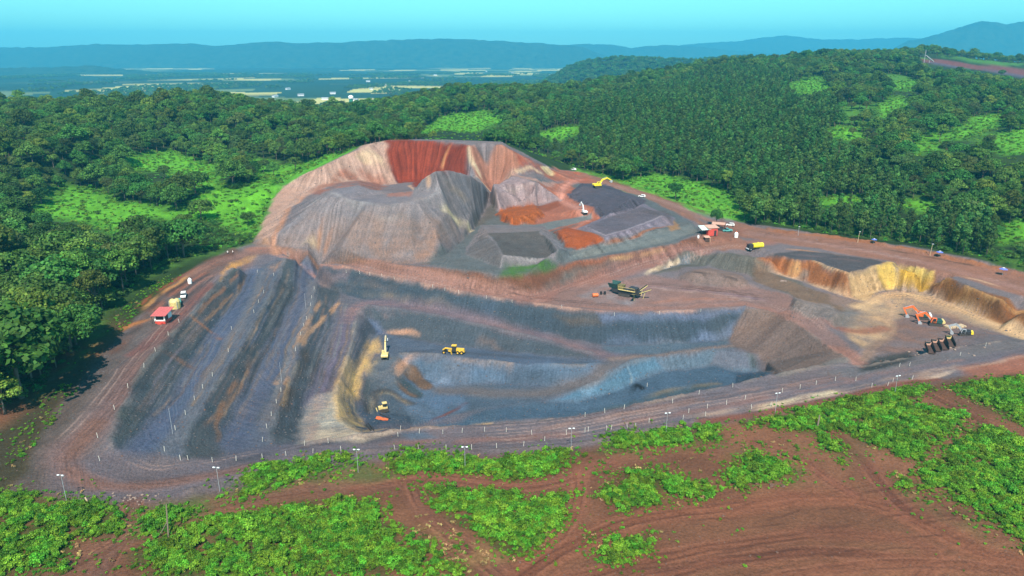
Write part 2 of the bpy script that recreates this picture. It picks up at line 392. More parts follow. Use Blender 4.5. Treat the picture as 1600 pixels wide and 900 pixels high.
Z += slm * streak * (0.17 + 0.13 * sstep(300, 430, Rg))
inm = 1 - sstep(-2, 6, sd_mine)
Z[sl] += ((0.10 + 0.22 * slm[sl]) * fbm(GX[sl] / 1.6, GY[sl] / 1.6, 21, 3) + 0.22 * fbm(GX[sl] / 7, GY[sl] / 7, 22, 3)) * (1 - 0.4 * inm[sl])

# ------------------------------------------------------------------ ground colours (materials of the earth: ore, laterite, clay, grass; light and shade painted on two stockpiles)
COL = np.zeros((NR, NC, 3))
WX = 2.2 * fbm(GX / 9, GY / 9, 41, 3); WY = 2.2 * fbm(GX / 9, GY / 9, 42, 3)
nb = fbm(GX / 30, GY / 30, 51, 4); ns_ = fbm(GX / 4, GY / 4, 52, 3)
COL[:] = A(40, 62, 30)
g2 = sstep(-0.25, 0.35, fbm(GX / 22, GY / 22, 61, 3))[..., None]
COL = COL * (1 - g2 * .6) + A(58, 84, 36) * g2 * .6
clr = (sstep(0, 200, GX - 150) * sstep(500, 800, GY) * sstep(0.0, 0.3, fbm(GX / 70, GY / 70, 15, 3)))[..., None]
COL = COL * (1 - clr * .85) + A(84, 140, 48) * clr * .85
fg_w = (1 - sstep(250, 330, Rg))[..., None]
soil = A(116, 80, 60) * (1 - sstep(-0.4, 0.5, nb)[..., None]) + A(142, 99, 74) * sstep(-0.4, 0.5, nb)[..., None]
COL = COL * (1 - fg_w) + soil * fg_w
minew = (1 - sstep(-1.5, 2.0, sd_mine + WX))[..., None]
COL = COL * (1 - minew) + A(120, 112, 116) * minew

def region(px):
    w = np.array(px, float)
    return w
def box_idx(w, mar):
    r = np.hypot(w[:, 0], w[:, 1]); a = np.arctan2(w[:, 0], w[:, 1])
    rmin = max(r.min() - mar, RR[0])
    for i in range(len(w)):
        d = w[(i + 1) % len(w)] - w[i]
        q = [np.hypot(*(w[i] + d * t)) for t in (0.25, 0.5, 0.75)]; rmin = min(rmin, min(q) - mar)
    rmin = max(rmin, RR[0])
    i0 = max(np.searchsorted(RR, rmin) - 1, 0); i1 = min(np.searchsorted(RR, r.max() + mar) + 1, NR)
    da = mar / rmin
    c0 = max(int((a.min() - da - AZ[0]) / DAZ) - 1, 0); c1 = min(int((a.max() + da - AZ[0]) / DAZ) + 2, NC)
    return (slice(i0, i1), slice(c0, c1))
def mix(sl, al, c, var=0.0):
    c = np.asarray(c)
    al = np.clip(al, 0, 1)[..., None]
    cc = c[None, None] * (1 + var * ns_[sl][..., None])
    COL[sl] = COL[sl] * (1 - al) + cc * al
def area(px, c, f=1.5, op=1.0, warp=1.0, breakup=0.0, var=0.06):
    w = hits(px); s_ = box_idx(w, f + 4)
    if GX[s_].size == 0: return
    d = sdist(w, GX[s_] + WX[s_] * warp, GY[s_] + WY[s_] * warp)
    al = (1 - sstep(-f, f, d)) * op
    if breakup: al = al * sstep(-breakup, breakup, fbm(GX[s_] / 6, GY[s_] / 6, 77, 3) + 0.1)
    mix(s_, al, A(*c), var)
def stroke(px, c, wid, f=None, op=1.0, warp=0.5, tracks=0.0, breakup=0.0, off=0.0):
    w = hits(px)
    if len(w) > 2:                         # round the bends
        for _ in range(2):
            q = [w[0]]
            for i in range(len(w) - 1):
                q += [w[i] * .75 + w[i + 1] * .25, w[i] * .25 + w[i + 1] * .75]
            w = np.array(q + [w[-1]])
    if off:
        d_ = np.gradient(w, axis=0); d_ /= np.maximum(np.hypot(d_[:, 0], d_[:, 1]), 1e-6)[:, None]
        w = w + np.stack([-d_[:, 1], d_[:, 0]], 1) * off
    f = f if f is not None else wid * 0.4
    s_ = box_idx(w, wid + f + 3)
    x = GX[s_] + WX[s_] * warp; y = GY[s_] + WY[s_] * warp
    if x.size == 0: return
    best = np.full(x.shape, 1e9); offs = np.zeros(x.shape); along = np.zeros(x.shape); acc = 0
    for i in range(len(w) - 1):
        a, b = w[i], w[i + 1]; d = b - a; ln = max(np.hypot(*d), 1e-6)
        t = np.clip(((x - a[0]) * d[0] + (y - a[1]) * d[1]) / ln ** 2, 0, 1)
        ex, ey = x - a[0] - d[0] * t, y - a[1] - d[1] * t
        dd = np.hypot(ex, ey); m = dd < best
        best = np.where(m, dd, best); offs = np.where(m, (ex * d[1] - ey * d[0]) / ln, offs); along = np.where(m, acc + t * ln, along)
        acc += ln
    al = (1 - sstep(wid / 2 - f, wid / 2 + f, best)) * op
    if breakup: al = al * sstep(-breakup, breakup, fbm(along / 9, offs / 2.5, 79, 3) + 0.1)
    mix(s_, al, A(*c))
    if tracks:
        seed = int(abs(w[0, 0] * 7 + w[0, 1] * 3)) % 1000
        tr = 0.6 * vnoise(offs / 0.9, along / 60, seed) + 0.6 * vnoise(offs / 2.3, along / 90, seed + 1)
        k = (1 - sstep(wid / 2 - f, wid / 2 + f, best)) * tracks
        COL[s_] *= (1 + tr * k)[..., None]
        Z[s_] += 0.10 * tr * np.clip(k / max(tracks, 1e-6), 0, 1)

MEAD = [[(100,285),(150,295),(190,318),(250,322),(270,332),(330,298),(395,288),(440,262),(446,292),(425,318),(400,362),(366,362),(345,344),(300,346),(260,346),(215,341),(185,366),(130,345),(50,334)],
        [(195,245),(265,236),(335,258),(345,290),(300,300),(268,265),(225,268)], [(385,246),(470,256),(520,240),(555,232),(500,262),(440,290)],
        [(905,264),(960,283),(1010,272),(1100,288),(1135,300),(1160,330),(1172,345),(1090,333),(1020,310),(950,292)],
        [(1478,208),(1520,188),(1575,176),(1560,196),(1500,218)], [(1540,218),(1600,200),(1640,205),(1640,235),(1570,242)], [(1425,228),(1460,203),(1482,216),(1440,242)], [(1360,172),(1400,150),(1420,158),(1385,185)], [(1385,132),(1432,124),(1440,140),(1400,142)], [(832,212),(870,200),(905,196),(908,208),(862,220)], [(1285,212),(1310,196),(1345,200),(1350,222)], [(1400,318),(1440,312),(1460,325),(1440,335)], [(1270,310),(1345,306),(1350,318),(1280,322)], [(1555,352),(1620,345),(1640,375),(1580,380)], [(690,180),(760,170),(790,190),(740,205),(650,210)], [(1230,130),(1280,118),(1300,140),(1250,150)]]
VEG = [[(-60,765),(70,770),(190,788),(195,835),(180,845),(115,840),(108,862),(85,900),(-80,905)], [(212,905),(213,862),(330,808),(480,783),(590,776),(602,800),(605,812),(690,845),(720,890),(720,905)], [(348,785),(346,772),(400,727),(545,706),(550,722),(500,745),(420,768),(375,788)],
       [(605,745),(612,708),(640,704),(700,706),(745,720),(800,712),(905,697),(908,714),(850,748),(800,752),(740,744),(690,742)], [(655,756),(720,765),(895,770),(898,800),(862,850),(832,868),(790,862),(745,832),(690,802)], [(930,778),(985,728),(1040,738),(1112,765),(1100,782),(1060,790),(980,803)],
       [(935,708),(948,682),(985,672),(1120,668),(1130,690),(1000,706)], [(932,868),(950,838),(1020,838),(1012,866),(970,882)], [(1160,664),(1240,640),(1335,622),(1440,602),(1462,606),(1432,628),(1512,648),(1500,672),(1440,725),(1400,712),(1330,680)], [(1270,665),(1320,700),(1320,725),(1290,708)], [(1478,602),(1650,585),(1680,700),(1600,665),(1540,640)],
       [(1428,738),(1530,662),(1640,700),(1660,900),(1610,868),(1560,830),(1520,795),(1470,770),(1440,760)], [(1390,745),(1440,752),(1450,772),(1405,768)], [(1128,742),(1165,706),(1252,735),(1235,752),(1160,762)], [(215,800),(255,795),(300,800),(290,830),(240,838),(215,835)], [(1160,662),(1180,655),(1170,672)], [(780,429),(792,420),(830,415),(872,415),(840,427),(812,433)]]
for m in MEAD: area(m, (104, 182, 46), 12.0, 1.0, 4.0, breakup=0, var=0.25)
for m in MEAD: area(m, (82, 146, 44), 5.0, 0.5, 4.0, breakup=0.35, var=0.2)
area([(905,264),(960,283),(1060,314),(1150,342),(1300,364),(1420,379),(1600,419),(1600,400),(1420,365),(1300,350),(1172,335),(1010,285),(950,270)], (96, 150, 54), 5.0, 0.7, 2.0, breakup=0.8)
area([(60,640),(130,560),(172,500),(217,448),(287,410),(362,390),(398,380),(425,312),(445,288),(430,300),(395,350),(360,376),(285,396),(210,436),(165,485),(120,545),(50,620)], (84, 132, 50), 4.0, 0.8, 2.0, breakup=0.7)
for m in VEG: area(m, (58, 84, 34), 2.4, 0.9, 1.2, breakup=0.9)
CR1 = [(375,420),(335,447),(305,487),(280,510),(240,552),(215,592),(190,645),(172,685),(180,703)]
TO1 = [(387,430),(372,462),(345,500),(322,535),(297,580),(265,628),(235,658),(212,680),(192,702)]
CR2 = [(450,400),(436,430),(422,462),(400,500),(380,540),(340,593),(315,640),(300,660),(285,697),(287,716)]
TO2 = [(466,412),(465,425),(460,462),(445,492),(430,530),(410,565),(392,600),(380,630),(360,662),(345,690),(342,717)]
CR3 = [(500,415),(492,437),(485,500),(465,535),(465,570),(445,615),(432,650),(422,675),(425,694)]
TO3 = [(530,458),(525,480),(522,510),(510,542),(500,575),(490,607),(480,630),(470,665),(462,693)]
CR4 = [(575,478),(560,487),(552,530),(545,560),(532,592),(527,615),(530,650),(545,668),(580,676)]
TO4 = [(592,516),(577,540),(568,560),(556,582),(548,612),(556,628),(553,645),(562,661),(590,668)]
rv = lambda l: l[::-1]
# left rim
area([(-260,712),(0,668),(60,615),(120,560),(150,570),(100,640),(62,690),(48,745),(20,772),(-260,790)], (70, 66, 48), 5)
area([(45,735),(90,640),(150,570),(215,500),(262,452),(320,410),(362,388),(395,396),(375,420),(300,490),(240,552),(200,603),(150,680),(150,720),(300,745),(340,735),(345,757),(210,786),(20,765)], (106,98,97), 3)
area([(20,765),(45,735),(55,690),(90,640),(150,570),(215,500),(262,452),(320,410),(362,388),(374,397),(300,432),(240,480),(190,550),(130,640),(85,710),(60,770)], (82,72,64), 4, breakup=1.2)
area([(172,560),(215,500),(262,452),(320,410),(362,388),(374,397),(300,432),(240,480),(195,540)], (120,76,56), 3, 0.8, breakup=0.8)
area([(160,610),(190,555),(235,525),(240,540),(190,600),(140,670),(110,690)], (84,84,86), 3, 0.7, breakup=0.5)
area([(60,745),(80,700),(110,660),(150,640),(150,660),(110,710),(90,750)], (84,94,92), 4, 0.6, breakup=0.5)
stroke([(150,730),(110,740),(95,715),(120,690),(170,640),(215,575),(265,515),(310,465),(345,432),(380,410)], (122,100,98), 10, tracks=0.10)
stroke([(150,742),(118,742),(108,720),(125,690),(150,660)], (132,96,80), 5, op=0.6)
stroke([(205,555),(250,522),(280,492),(310,462),(335,440)], (130,88,82), 4, op=0.7, tracks=0.1)
for k, (dx, c) in enumerate([(0,(196,146,92)),(6,(84,66,62)),(11,(150,98,80)),(17,(80,70,70)),(23,(148,108,96)),(29,(82,74,76)),(-7,(150,88,60))]):
    stroke([(222+dx,484+dx*.5),(255+dx,458+dx*.5),(290+dx*.8,434+dx*.4),(335+dx*.6,413+dx*.3)], c, 2.4, op=0.8, warp=0.5, breakup=0.5)
stroke([(180,520),(205,507),(240,498)], (190,126,70), 3, op=0.8, breakup=0.5)
stroke([(175,535),(210,515),(238,508)], (70,66,66), 5, op=0.7, breakup=0.6)
area([(330,440),(352,420),(380,410),(372,422),(340,446)], (128,118,124), 2)
# slopes and benches on the left, crest to toe
area(CR1 + rv(TO1), (76,84,86), 2.0); area(CR2 + rv(TO2), (72,81,84), 2.0); area(CR3 + rv(TO3), (80,86,89), 2.0)
for cr, to in ((CR1, TO1), (CR2, TO2), (CR3, TO3)): area(cr + rv(to), (98,99,100), 2.0, 0.5, breakup=0.35)
area(TO1 + rv(CR2), (105,109,118), 1.6); area(TO2 + rv(CR3), (106,108,117), 1.6); area(TO3 + rv(CR4), (110,106,111), 1.6); area(CR4 + rv(TO4), (88,92,98), 1.6)
for p, c, w_ in (([(395,425),(385,465),(358,505),(335,540),(308,590),(275,640),(240,672),(205,715)], (98,106,126), 9),
              ([(408,425),(398,468),(372,510),(350,550),(318,600),(296,645),(275,680),(262,705)], (122,120,122), 4),
              ([(480,425),(475,465),(462,500),(445,545),(425,585),(400,625),(380,660),(362,700)], (100,105,122), 9),
              ([(487,440),(480,480),(470,515),(458,550),(446,590),(430,630),(415,670)], (126,122,124), 3.5),
              ([(548,490),(540,520),(528,555),(515,590),(500,630)], (124,110,122), 9),
              ([(562,480),(556,515),(548,550),(536,590)], (130,126,128), 3.5)):
    stroke(p, c, w_, tracks=0.12, op=0.85)
def resample(px, n):
    p = np.array(px, float); s_ = np.concatenate([[0], np.cumsum(np.hypot(*np.diff(p, axis=0).T))]); t = np.linspace(0, s_[-1], n)
    return np.stack([np.interp(t, s_, p[:, 0]), np.interp(t, s_, p[:, 1])], 1)
for la, lb, cnt in ((CR1, TO1, 16), (TO1, CR2, 13), (CR2, TO2, 18), (TO2, CR3, 15), (CR3, TO3, 15), (TO3, CR4, 13)):
    ra, rb = resample(la, 24), resample(lb, 24)
    for _ in range(cnt):
        t0 = rng.uniform(.04, .96); t1 = np.clip(t0 + rng.normal(0, .12), .02, .98); i0 = int(rng.integers(0, 12)); i1 = int(rng.integers(i0 + 6, 24))
        tt = np.linspace(t0, t1, 24)[:, None]; ln = (ra * (1 - tt) + rb * tt)[i0:i1:2]
        stroke([tuple(q) for q in ln], [(120,104,96),(140,136,132),(66,72,76),(122,118,126),(92,102,114),(140,120,104)][int(rng.integers(6))], rng.uniform(.6, 1.6), op=rng.uniform(.35, .7), warp=.35, breakup=.5)
stroke([(395,560),(372,610),(350,640),(325,655),(312,675),(290,700)], (132,100,80), 2.0, op=0.45, breakup=0.4)
stroke([(372,590),(335,650),(342,690)], (138,100,74), 1.6, op=0.6, breakup=0.4)
stroke([(500,470),(478,510),(455,560),(432,600)], (170,134,104), 2.4, op=0.7, breakup=0.5)
stroke([(530,470),(505,500),(480,520),(468,545),(448,600)], (176,140,110), 2.2, op=0.8, breakup=0.4)
stroke([(485,545),(462,580),(445,620),(430,655)], (98,82,68), 5, op=0.6, breakup=0.6); stroke([(470,565),(452,600),(440,635)], (150,130,104), 1.4, op=0.7, breakup=0.5)
stroke([(295,490),(310,503),(330,520),(345,530)], (150,104,78), 2.2, op=0.6, breakup=0.5); stroke([(258,550),(285,565),(300,575)], (118,88,72), 3, op=0.5, breakup=0.5)
stroke([(375,425),(350,450),(318,480),(300,500)], (150,108,84), 1.4, op=0.6, breakup=0.4); stroke([(382,440),(350,475),(322,500)], (150,118,94), 1.2, op=0.6, breakup=0.4)
area([(345,424),(360,410),(385,401),(400,397),(403,402),(392,410),(372,416),(352,428),(345,440)], (216,164,92), 1.2, breakup=1.0)
area([(430,410),(445,402),(446,414),(425,428),(400,436)], (150,124,110), 2, 0.6, breakup=0.5)
area([(300,660),(285,697),(287,716),(342,716),(345,690),(330,668),(312,655)], (92,94,92), 3, 0.6); area([(172,685),(190,645),(205,640),(215,660),(195,700)], (86,93,90), 3, 0.5)
stroke([(160,740),(200,755),(260,755),(330,742),(420,722),(500,705),(620,690),(760,684),(900,672),(1000,652),(1120,632),(1250,610),(1380,584),(1500,565),(1640,545)], (112,105,112), 22, f=5, tracks=0.14)
stroke([(110,735),(140,757),(200,762),(270,755),(340,740),(420,724)], (134,98,84), 5, op=0.7, tracks=0.15)
stroke([(600,693),(720,690),(820,684),(900,678)], (142,104,94), 4, op=0.6, breakup=0.5, tracks=0.1)
stroke([(830,672),(920,660),(1020,640),(1120,622),(1250,600),(1350,582)], (150,122,114), 5, op=0.75, breakup=0.6, tracks=0.15)
stroke([(960,664),(1060,648),(1160,628),(1280,602),(1400,578),(1500,562)], (146,112,104), 4, op=0.7, breakup=0.6, tracks=0.15)
stroke([(340,726),(430,707),(520,692),(620,684),(640,681)], (76,78,86), 5, op=0.75, breakup=0.8)
area([(625,676),(660,675),(680,684),(640,690)], (86,106,128), 2, 0.8)
stroke([(1080,650),(1180,637),(1240,626),(1290,616),(1360,603),(1420,590),(1500,574)], (176,150,134), 4, op=0.9, breakup=0.7)
stroke([(1185,636),(1225,629),(1260,622),(1300,613)], (214,198,166), 3.4, op=0.9, breakup=0.5)
stroke([(1100,658),(1200,644),(1300,624),(1400,602),(1460,592)], (134,84,66), 4, op=0.9)
stroke([(1440,592),(1520,575),(1560,565),(1640,552)], (206,184,164), 2.4, op=0.8, breakup=0.5); area([(1500,575),(1600,555),(1700,550),(1700,575),(1600,585),(1520,590)], (160,104,82), 3, 0.9)
area([(1280,585),(1330,575),(1420,562),(1500,545),(1600,530),(1600,545),(1500,560),(1420,575),(1330,590)], (116,112,114), 2, 0.8)
# cream floor at the end of bench three and the ochre seams
area([(478,640),(500,618),(530,612),(535,650),(548,670),(580,678),(620,674),(560,688),(465,694),(470,665)], (224,208,180), 2.2, breakup=1.6)
area([(470,690),(480,640),(500,615),(520,605),(515,622),(495,655),(485,690)], (158,120,116), 2, 0.7, breakup=0.6)
stroke([(545,560),(534,592),(528,618),(531,650),(548,667),(580,676),(640,671),(760,662)], (224,188,128), 3.6, op=0.95, breakup=1.2)
stroke([(590,528),(578,542),(574,565),(558,585),(548,612),(550,640),(560,664)], (222,186,116), 4.2, op=0.95, breakup=1.1)
area([(578,545),(592,530),(600,560),(590,575),(598,582),(575,590),(566,575)], (196,168,116), 1.6, 0.8, breakup=0.5)
area([(568,595),(590,585),(598,600),(575,632),(562,625)], (78,86,82), 2, 0.8)
# haul roads and escarpment
area([(395,380),(480,389),(560,404),(640,417),(700,419),(780,429),(822,428),(880,411),(1000,391),(1060,379),(1092,366),(1110,382),(1062,394),(950,426),(880,446),(845,461),(800,461),(720,447),(640,430),(560,412),(480,397)], (114,78,62), 1.6)
stroke([(470,393),(560,411),(640,428),(720,444),(800,458),(845,458)], (86,76,66), 6, op=0.8, breakup=0.8); area([(840,462),(850,442),(880,425),(950,408),(1010,396),(1010,408),(950,426),(880,446)], (96,102,102), 2, 0.8, breakup=0.7)
stroke([(955,406),(1010,396),(1040,392)], (220,180,120), 2.2, op=0.9, breakup=0.5); area([(860,418),(960,396),(1060,380),(1075,378),(1010,393),(900,415)], (150,90,62), 1.6, 0.9)
stroke([(395,390),(440,394),(500,402),(560,412),(640,430),(700,445),(775,459),(850,468),(925,477),(1000,482),(1060,478),(1130,474),(1180,474),(1230,488),(1280,520),(1320,552),(1360,572)], (156,118,107), 9, f=2.0, tracks=0.16)
stroke([(430,397),(520,414),(620,436),(700,455),(775,467),(850,477),(930,487),(1010,490),(1080,485)], (186,134,116), 2.6, op=0.7, breakup=0.6)
stroke([(300,430),(340,408),(380,396),(430,392)], (134,104,96), 7, op=0.9, tracks=0.12)
stroke([(415,385),(412,375),(425,345),(440,315),(460,290),(490,272),(530,250)], (196,156,128), 8, tracks=0.14, breakup=0.9); stroke([(432,395),(428,380),(440,350),(462,315),(490,292)], (188,140,112), 5, op=0.8, tracks=0.15)
stroke([(820,470),(860,462),(900,448),(960,428),(1020,408),(1080,394),(1140,382),(1200,378)], (148,110,101), 11, f=3, tracks=0.16)
# back slopes between haul road and bench three
area([(530,458),(500,415),(541,422),(600,432),(640,441),(700,454),(775,467),(850,477),(925,487),(1000,492),(1050,487),(1100,485),(1165,481),(1137,530),(1087,533),(1000,537),(937,538),(875,525),(812,512),(750,500),(665,480),(565,467)], (77,87,94), 1.4)
area([(492,432),(520,424),(545,424),(540,440),(500,448)], (134,116,116), 2, 0.8)
area([(560,462),(610,456),(690,468),(712,482),(660,474)], (140,124,108), 2, 0.8, breakup=0.6); area([(530,440),(560,434),(620,446),(600,452),(540,452)], (118,106,100), 2, 0.7, breakup=0.6)
area([(748,470),(770,472),(772,505),(750,498)], (100,112,126), 5, 0.5); area([(870,490),(930,492),(940,502),(890,500)], (112,96,82), 2, 0.7)
area([(930,488),(1000,493),(1050,488),(1100,486),(1163,482),(1155,490),(1100,494),(1040,497),(990,502),(940,500)], (112,118,136), 1.8, 0.95)
area([(1080,530),(1095,512),(1120,518),(1150,505),(1140,530)], (118,128,146), 2, 0.9, breakup=0.6); area([(940,535),(950,522),(1000,530),(1040,530),(1000,538)], (116,124,140), 2, 0.7, breakup=0.5)
# pit benches and floor
area([(940,540),(1000,538),(1137,531),(1150,546),(1075,551),(1000,560),(950,566)], (102,114,122), 2)
area(TO4[:2] + [(602,520),(690,538),(782,547),(850,556),(930,562),(945,570),(875,572),(800,570),(740,561),(690,556),(627,553),(600,585)], (98,108,122), 2)
area([(592,516),(575,478),(640,486),(690,495),(750,510),(825,525),(875,540),(945,560),(930,562),(850,556),(782,547),(690,538),(602,520)], (88,95,100), 1.6)
area([(598,486),(630,488),(650,500),(605,500)], (146,122,118), 1.5, 0.7, breakup=0.5); stroke([(602,520),(640,518),(652,525)], (190,150,126), 3, op=0.9, breakup=0.7); area([(740,525),(775,530),(784,546),(740,536)], (140,116,104), 2, 0.6, breakup=0.5)
area([(576,497),(590,500),(602,522),(590,524)], (108,120,142), 1.6, 0.8)
stroke([(545,500),(555,478),(590,473),(640,478),(700,490),(780,510),(880,534),(950,558),(1000,562)], (134,112,114), 7, tracks=0.12, op=0.9)
stroke([(620,552),(680,547),(760,553),(860,562),(950,566)], (84,86,92), 3, op=0.7, breakup=0.9); stroke([(625,560),(690,560),(800,570)], (196,160,132), 2.4, op=0.7, breakup=0.5)
area([(627,553),(690,556),(800,570),(945,570),(912,590),(875,601),(800,598),(725,601),(700,602),(640,592)], (104,122,138), 1.6)
area([(795,575),(840,582),(870,592),(850,600),(790,597)], (74,80,84), 2, 0.8, breakup=0.6); area([(690,562),(745,566),(735,600),(700,600)], (116,120,128), 2, 0.6)
area([(600,600),(640,592),(725,601),(800,598),(875,601),(912,605),(875,617),(840,630),(760,640),(640,660),(580,665),(556,640)], (88,101,112), 2.5)
area([(760,640),(840,628),(900,625),(925,622),(1000,592),(1040,578),(1110,571),(1195,580),(1215,584),(1150,600),(1025,626),(900,649),(740,663),(620,668)], (82,102,117), 2)
area([(640,575),(690,570),(720,605),(725,640),(690,660),(650,655),(622,625),(628,600)], (106,128,150), 2.5, 0.95, breakup=1.4); area([(650,575),(680,580),(700,600),(670,600)], (158,172,190), 2.5, 0.6, breakup=0.3)
stroke([(640,580),(655,593),(664,602)], (108,88,72), 7, f=1.2, op=0.95); stroke([(624,588),(632,602),(650,616)], (72,86,88), 6, f=1.2, op=0.9); stroke([(622,595),(634,612),(648,618)], (104,84,70), 2.4, op=0.8)
area([(590,560),(630,556),(640,575),(620,610),(600,640),(575,640),(580,590)], (106,112,116), 2.5, 0.8); stroke([(650,555),(632,565),(620,582)], (194,152,124), 4, op=0.8, breakup=0.7)
stroke([(672,657),(690,651),(710,642),(726,630)], (112,68,62), 1.8, op=0.9, breakup=0.9)
for rr_ in (8, 13, 18): stroke([(598 - rr_*1.3,640 + rr_*.6),(590 - rr_,630 - rr_*.5),(605,622 - rr_),(625 + rr_,630)], (84,76,70) if rr_ != 13 else (150,138,116), 2.5, op=0.7, breakup=0.6)
stroke([(1000,562),(955,572),(925,592),(880,608),(800,616),(740,612),(690,610)], (122,112,108), 7, op=0.9, tracks=0.12)
stroke([(955,562),(1020,557),(1090,546),(1150,540)], (136,116,106), 4, op=0.8, tracks=0.1)
area([(1025,560),(987,565),(965,577),(945,590),(912,605),(860,625),(900,626),(925,622),(970,607),(987,598),(1000,592),(1040,578)], (100,134,152), 1.8)
area([(905,612),(930,602),(935,618),(910,622)], (158,180,190), 1.6, 0.8, breakup=0.4); stroke([(980,577),(988,590),(986,598)], (176,182,174), 0.8, op=0.8, breakup=.8)
area([(1025,560),(1112,546),(1172,552),(1195,580),(1112,571),(1040,578)], (112,128,138), 1.8); area([(1115,547),(1168,551),(1177,575),(1110,572)], (118,120,128), 1.2, 0.95)
area([(1168,550),(1198,570),(1205,582),(1180,578)], (78,84,78), 1.5, 0.9, breakup=0.5)
area([(925,645),(1000,625),(1100,600),(1190,586),(1150,600),(1025,626),(975,636)], (72,90,90), 3, 0.8); stroke([(1010,620),(1060,608),(1120,600)], (136,122,100), 3.5, op=0.7, breakup=0.6); stroke([(985,612),(994,600),(1002,606)], (32,34,36), 2.6, op=0.95, breakup=0.4)
# platform by the crusher
area([(850,474),(880,450),(960,440),(1010,428),(1060,436),(1100,447),(1180,446),(1230,460),(1290,505),(1330,545),(1290,540),(1230,486),(1165,470),(1050,480),(925,480)], (138,112,107), 2.5)
area([(905,462),(945,445),(1000,446),(1012,466),(985,476),(930,474)], (140,134,138), 2, 0.9, breakup=0.8); area([(1040,462),(1120,460),(1180,462),(1120,472),(1030,474)], (160,124,114), 2.5, 0.7, breakup=0.4)
stroke([(1000,446),(1060,452),(1130,458),(1200,470)], (142,120,130), 4, op=0.6, breakup=0.5, tracks=0.1); stroke([(1010,474),(1080,466),(1150,468)], (170,122,104), 3, op=0.6, tracks=0.15, breakup=0.4)
area([(1055,432),(1080,424),(1110,419),(1145,426),(1170,440),(1165,450),(1090,447)], (132,114,108), 2); stroke([(1066,428),(1090,425),(1120,428),(1150,438)], (74,66,64), 1.6, op=0.8, breakup=0.6)
area([(1020,428),(1035,410),(1070,392),(1130,394),(1172,400),(1200,420),(1250,440),(1300,470),(1250,468),(1170,430),(1105,416),(1040,424)], (98,97,92), 1.8); area([(1036,420),(1050,408),(1075,400),(1085,410),(1060,416)], (108,128,146), 1.6, 0.85, breakup=0.6)
stroke([(1008,428),(1035,418),(1060,409)], (208,188,158), 2.4, op=0.95, breakup=0.8); stroke([(1175,418),(1185,432),(1210,448),(1240,458)], (60,60,56), 3.5, op=0.6, breakup=0.6)
# end slope
area([(1165,481),(1212,490),(1245,507),(1275,530),(1300,547),(1323,561),(1260,576),(1215,584),(1200,567),(1178,549),(1152,544),(1137,530)], (120,104,98), 1.0)
stroke([(1225,495),(1195,525),(1175,548)], (98,84,80), 5, op=0.6); stroke([(1320,562),(1270,574),(1215,585)], (128,122,118), 4, op=0.9)
# upper right roads
area([(1090,376),(1105,352),(1060,318),(960,284),(905,268),(862,264),(850,275),(905,285),(955,292),(1010,310),(1060,335),(1110,358),(1170,372),(1220,380),(1300,392),(1400,411),(1500,433),(1600,463),(1700,480),(1700,440),(1600,424),(1500,405),(1400,385),(1300,370),(1200,359),(1150,347),(1130,352),(1180,385),(1130,392)], (146,108,93), 2)
stroke([(870,264),(930,282),(1000,303),(1060,325),(1120,350),(1180,366),(1260,377),(1350,391),(1450,411),(1560,440),(1640,465)], (152,116,105), 7, tracks=0.14)
stroke([(920,272),(1000,297),(1060,318),(1130,345)], (98,66,54), 2.5, op=0.8, breakup=0.8); stroke([(1200,360),(1300,371),(1400,387),(1500,408),(1600,432)], (150,96,62), 3.5, op=0.9, breakup=0.8); stroke([(1380,389),(1440,399),(1520,415)], (92,70,54), 2.4, op=0.7, breakup=0.5)
stroke([(1230,389),(1290,396),(1340,403),(1385,411)], (196,142,92), 2.2, op=0.8, breakup=0.8); stroke([(1505,432),(1540,440),(1560,447)], (206,172,140), 2.4, op=0.7, breakup=0.4)
# plateau, cliffs, yellow cut
area([(1195,401),(1210,396),(1250,392),(1320,398),(1360,404),(1384,410),(1350,420),(1323,427),(1300,418),(1270,408),(1240,406),(1205,404)], (84,82,86), 1.4); stroke([(1240,398),(1290,402),(1340,408)], (112,98,100), 4, op=0.6, breakup=0.4)
area([(1195,402),(1205,404),(1240,406),(1270,408),(1300,418),(1323,427),(1336,464),(1325,464),(1262,440),(1230,430),(1200,417),(1184,407)], (150,96,60), 1.4)
area([(1232,408),(1250,408),(1252,422),(1240,432),(1230,428)], (206,164,112), 1.2, 0.9, breakup=0.8); area([(1255,418),(1262,424),(1262,436),(1240,434)], (128,118,110), 1.2, 0.8); area([(1312,425),(1325,428),(1340,466),(1320,460),(1310,445)], (206,172,134), 1.4, 0.9, breakup=0.7); stroke([(1270,408),(1300,417),(1323,427)], (196,164,128), 1.2, op=0.8)
stroke([(1205,420),(1240,434),(1280,448),(1310,458),(1340,468)], (194,164,132), 2.6, op=0.85, breakup=0.6)
area([(1180,410),(1200,424),(1230,438),(1262,448),(1300,462),(1345,476),(1335,487),(1280,478),(1230,456),(1180,440)], (118,100,86), 1.6); area([(1290,458),(1330,466),(1348,476),(1335,486),(1300,475)], (140,120,112), 2, 0.8)
area([(1323,427),(1350,420),(1378,413),(1390,411),(1402,446),(1375,456),(1350,470),(1336,464)], (186,158,118), 1.2); area([(1372,416),(1392,410),(1404,420),(1406,446),(1385,452),(1374,440)], (204,174,92), 1.6, 0.95)
area([(1403,417),(1440,424),(1462,430),(1450,452),(1435,455),(1406,446)], (200,160,66), 1.2); stroke([(1388,410),(1420,418),(1458,428)], (212,186,104), 1.8, op=0.9)
area([(1460,430),(1520,451),(1600,486),(1680,510),(1680,530),(1590,508),(1520,488),(1470,466),(1448,455)], (134,90,54), 1.4); area([(1475,450),(1500,452),(1525,480),(1500,478)], (176,126,66), 2, 0.7, breakup=0.5); stroke([(1500,440),(1540,460),(1600,492)], (78,66,54), 3, op=0.5, breakup=0.6)
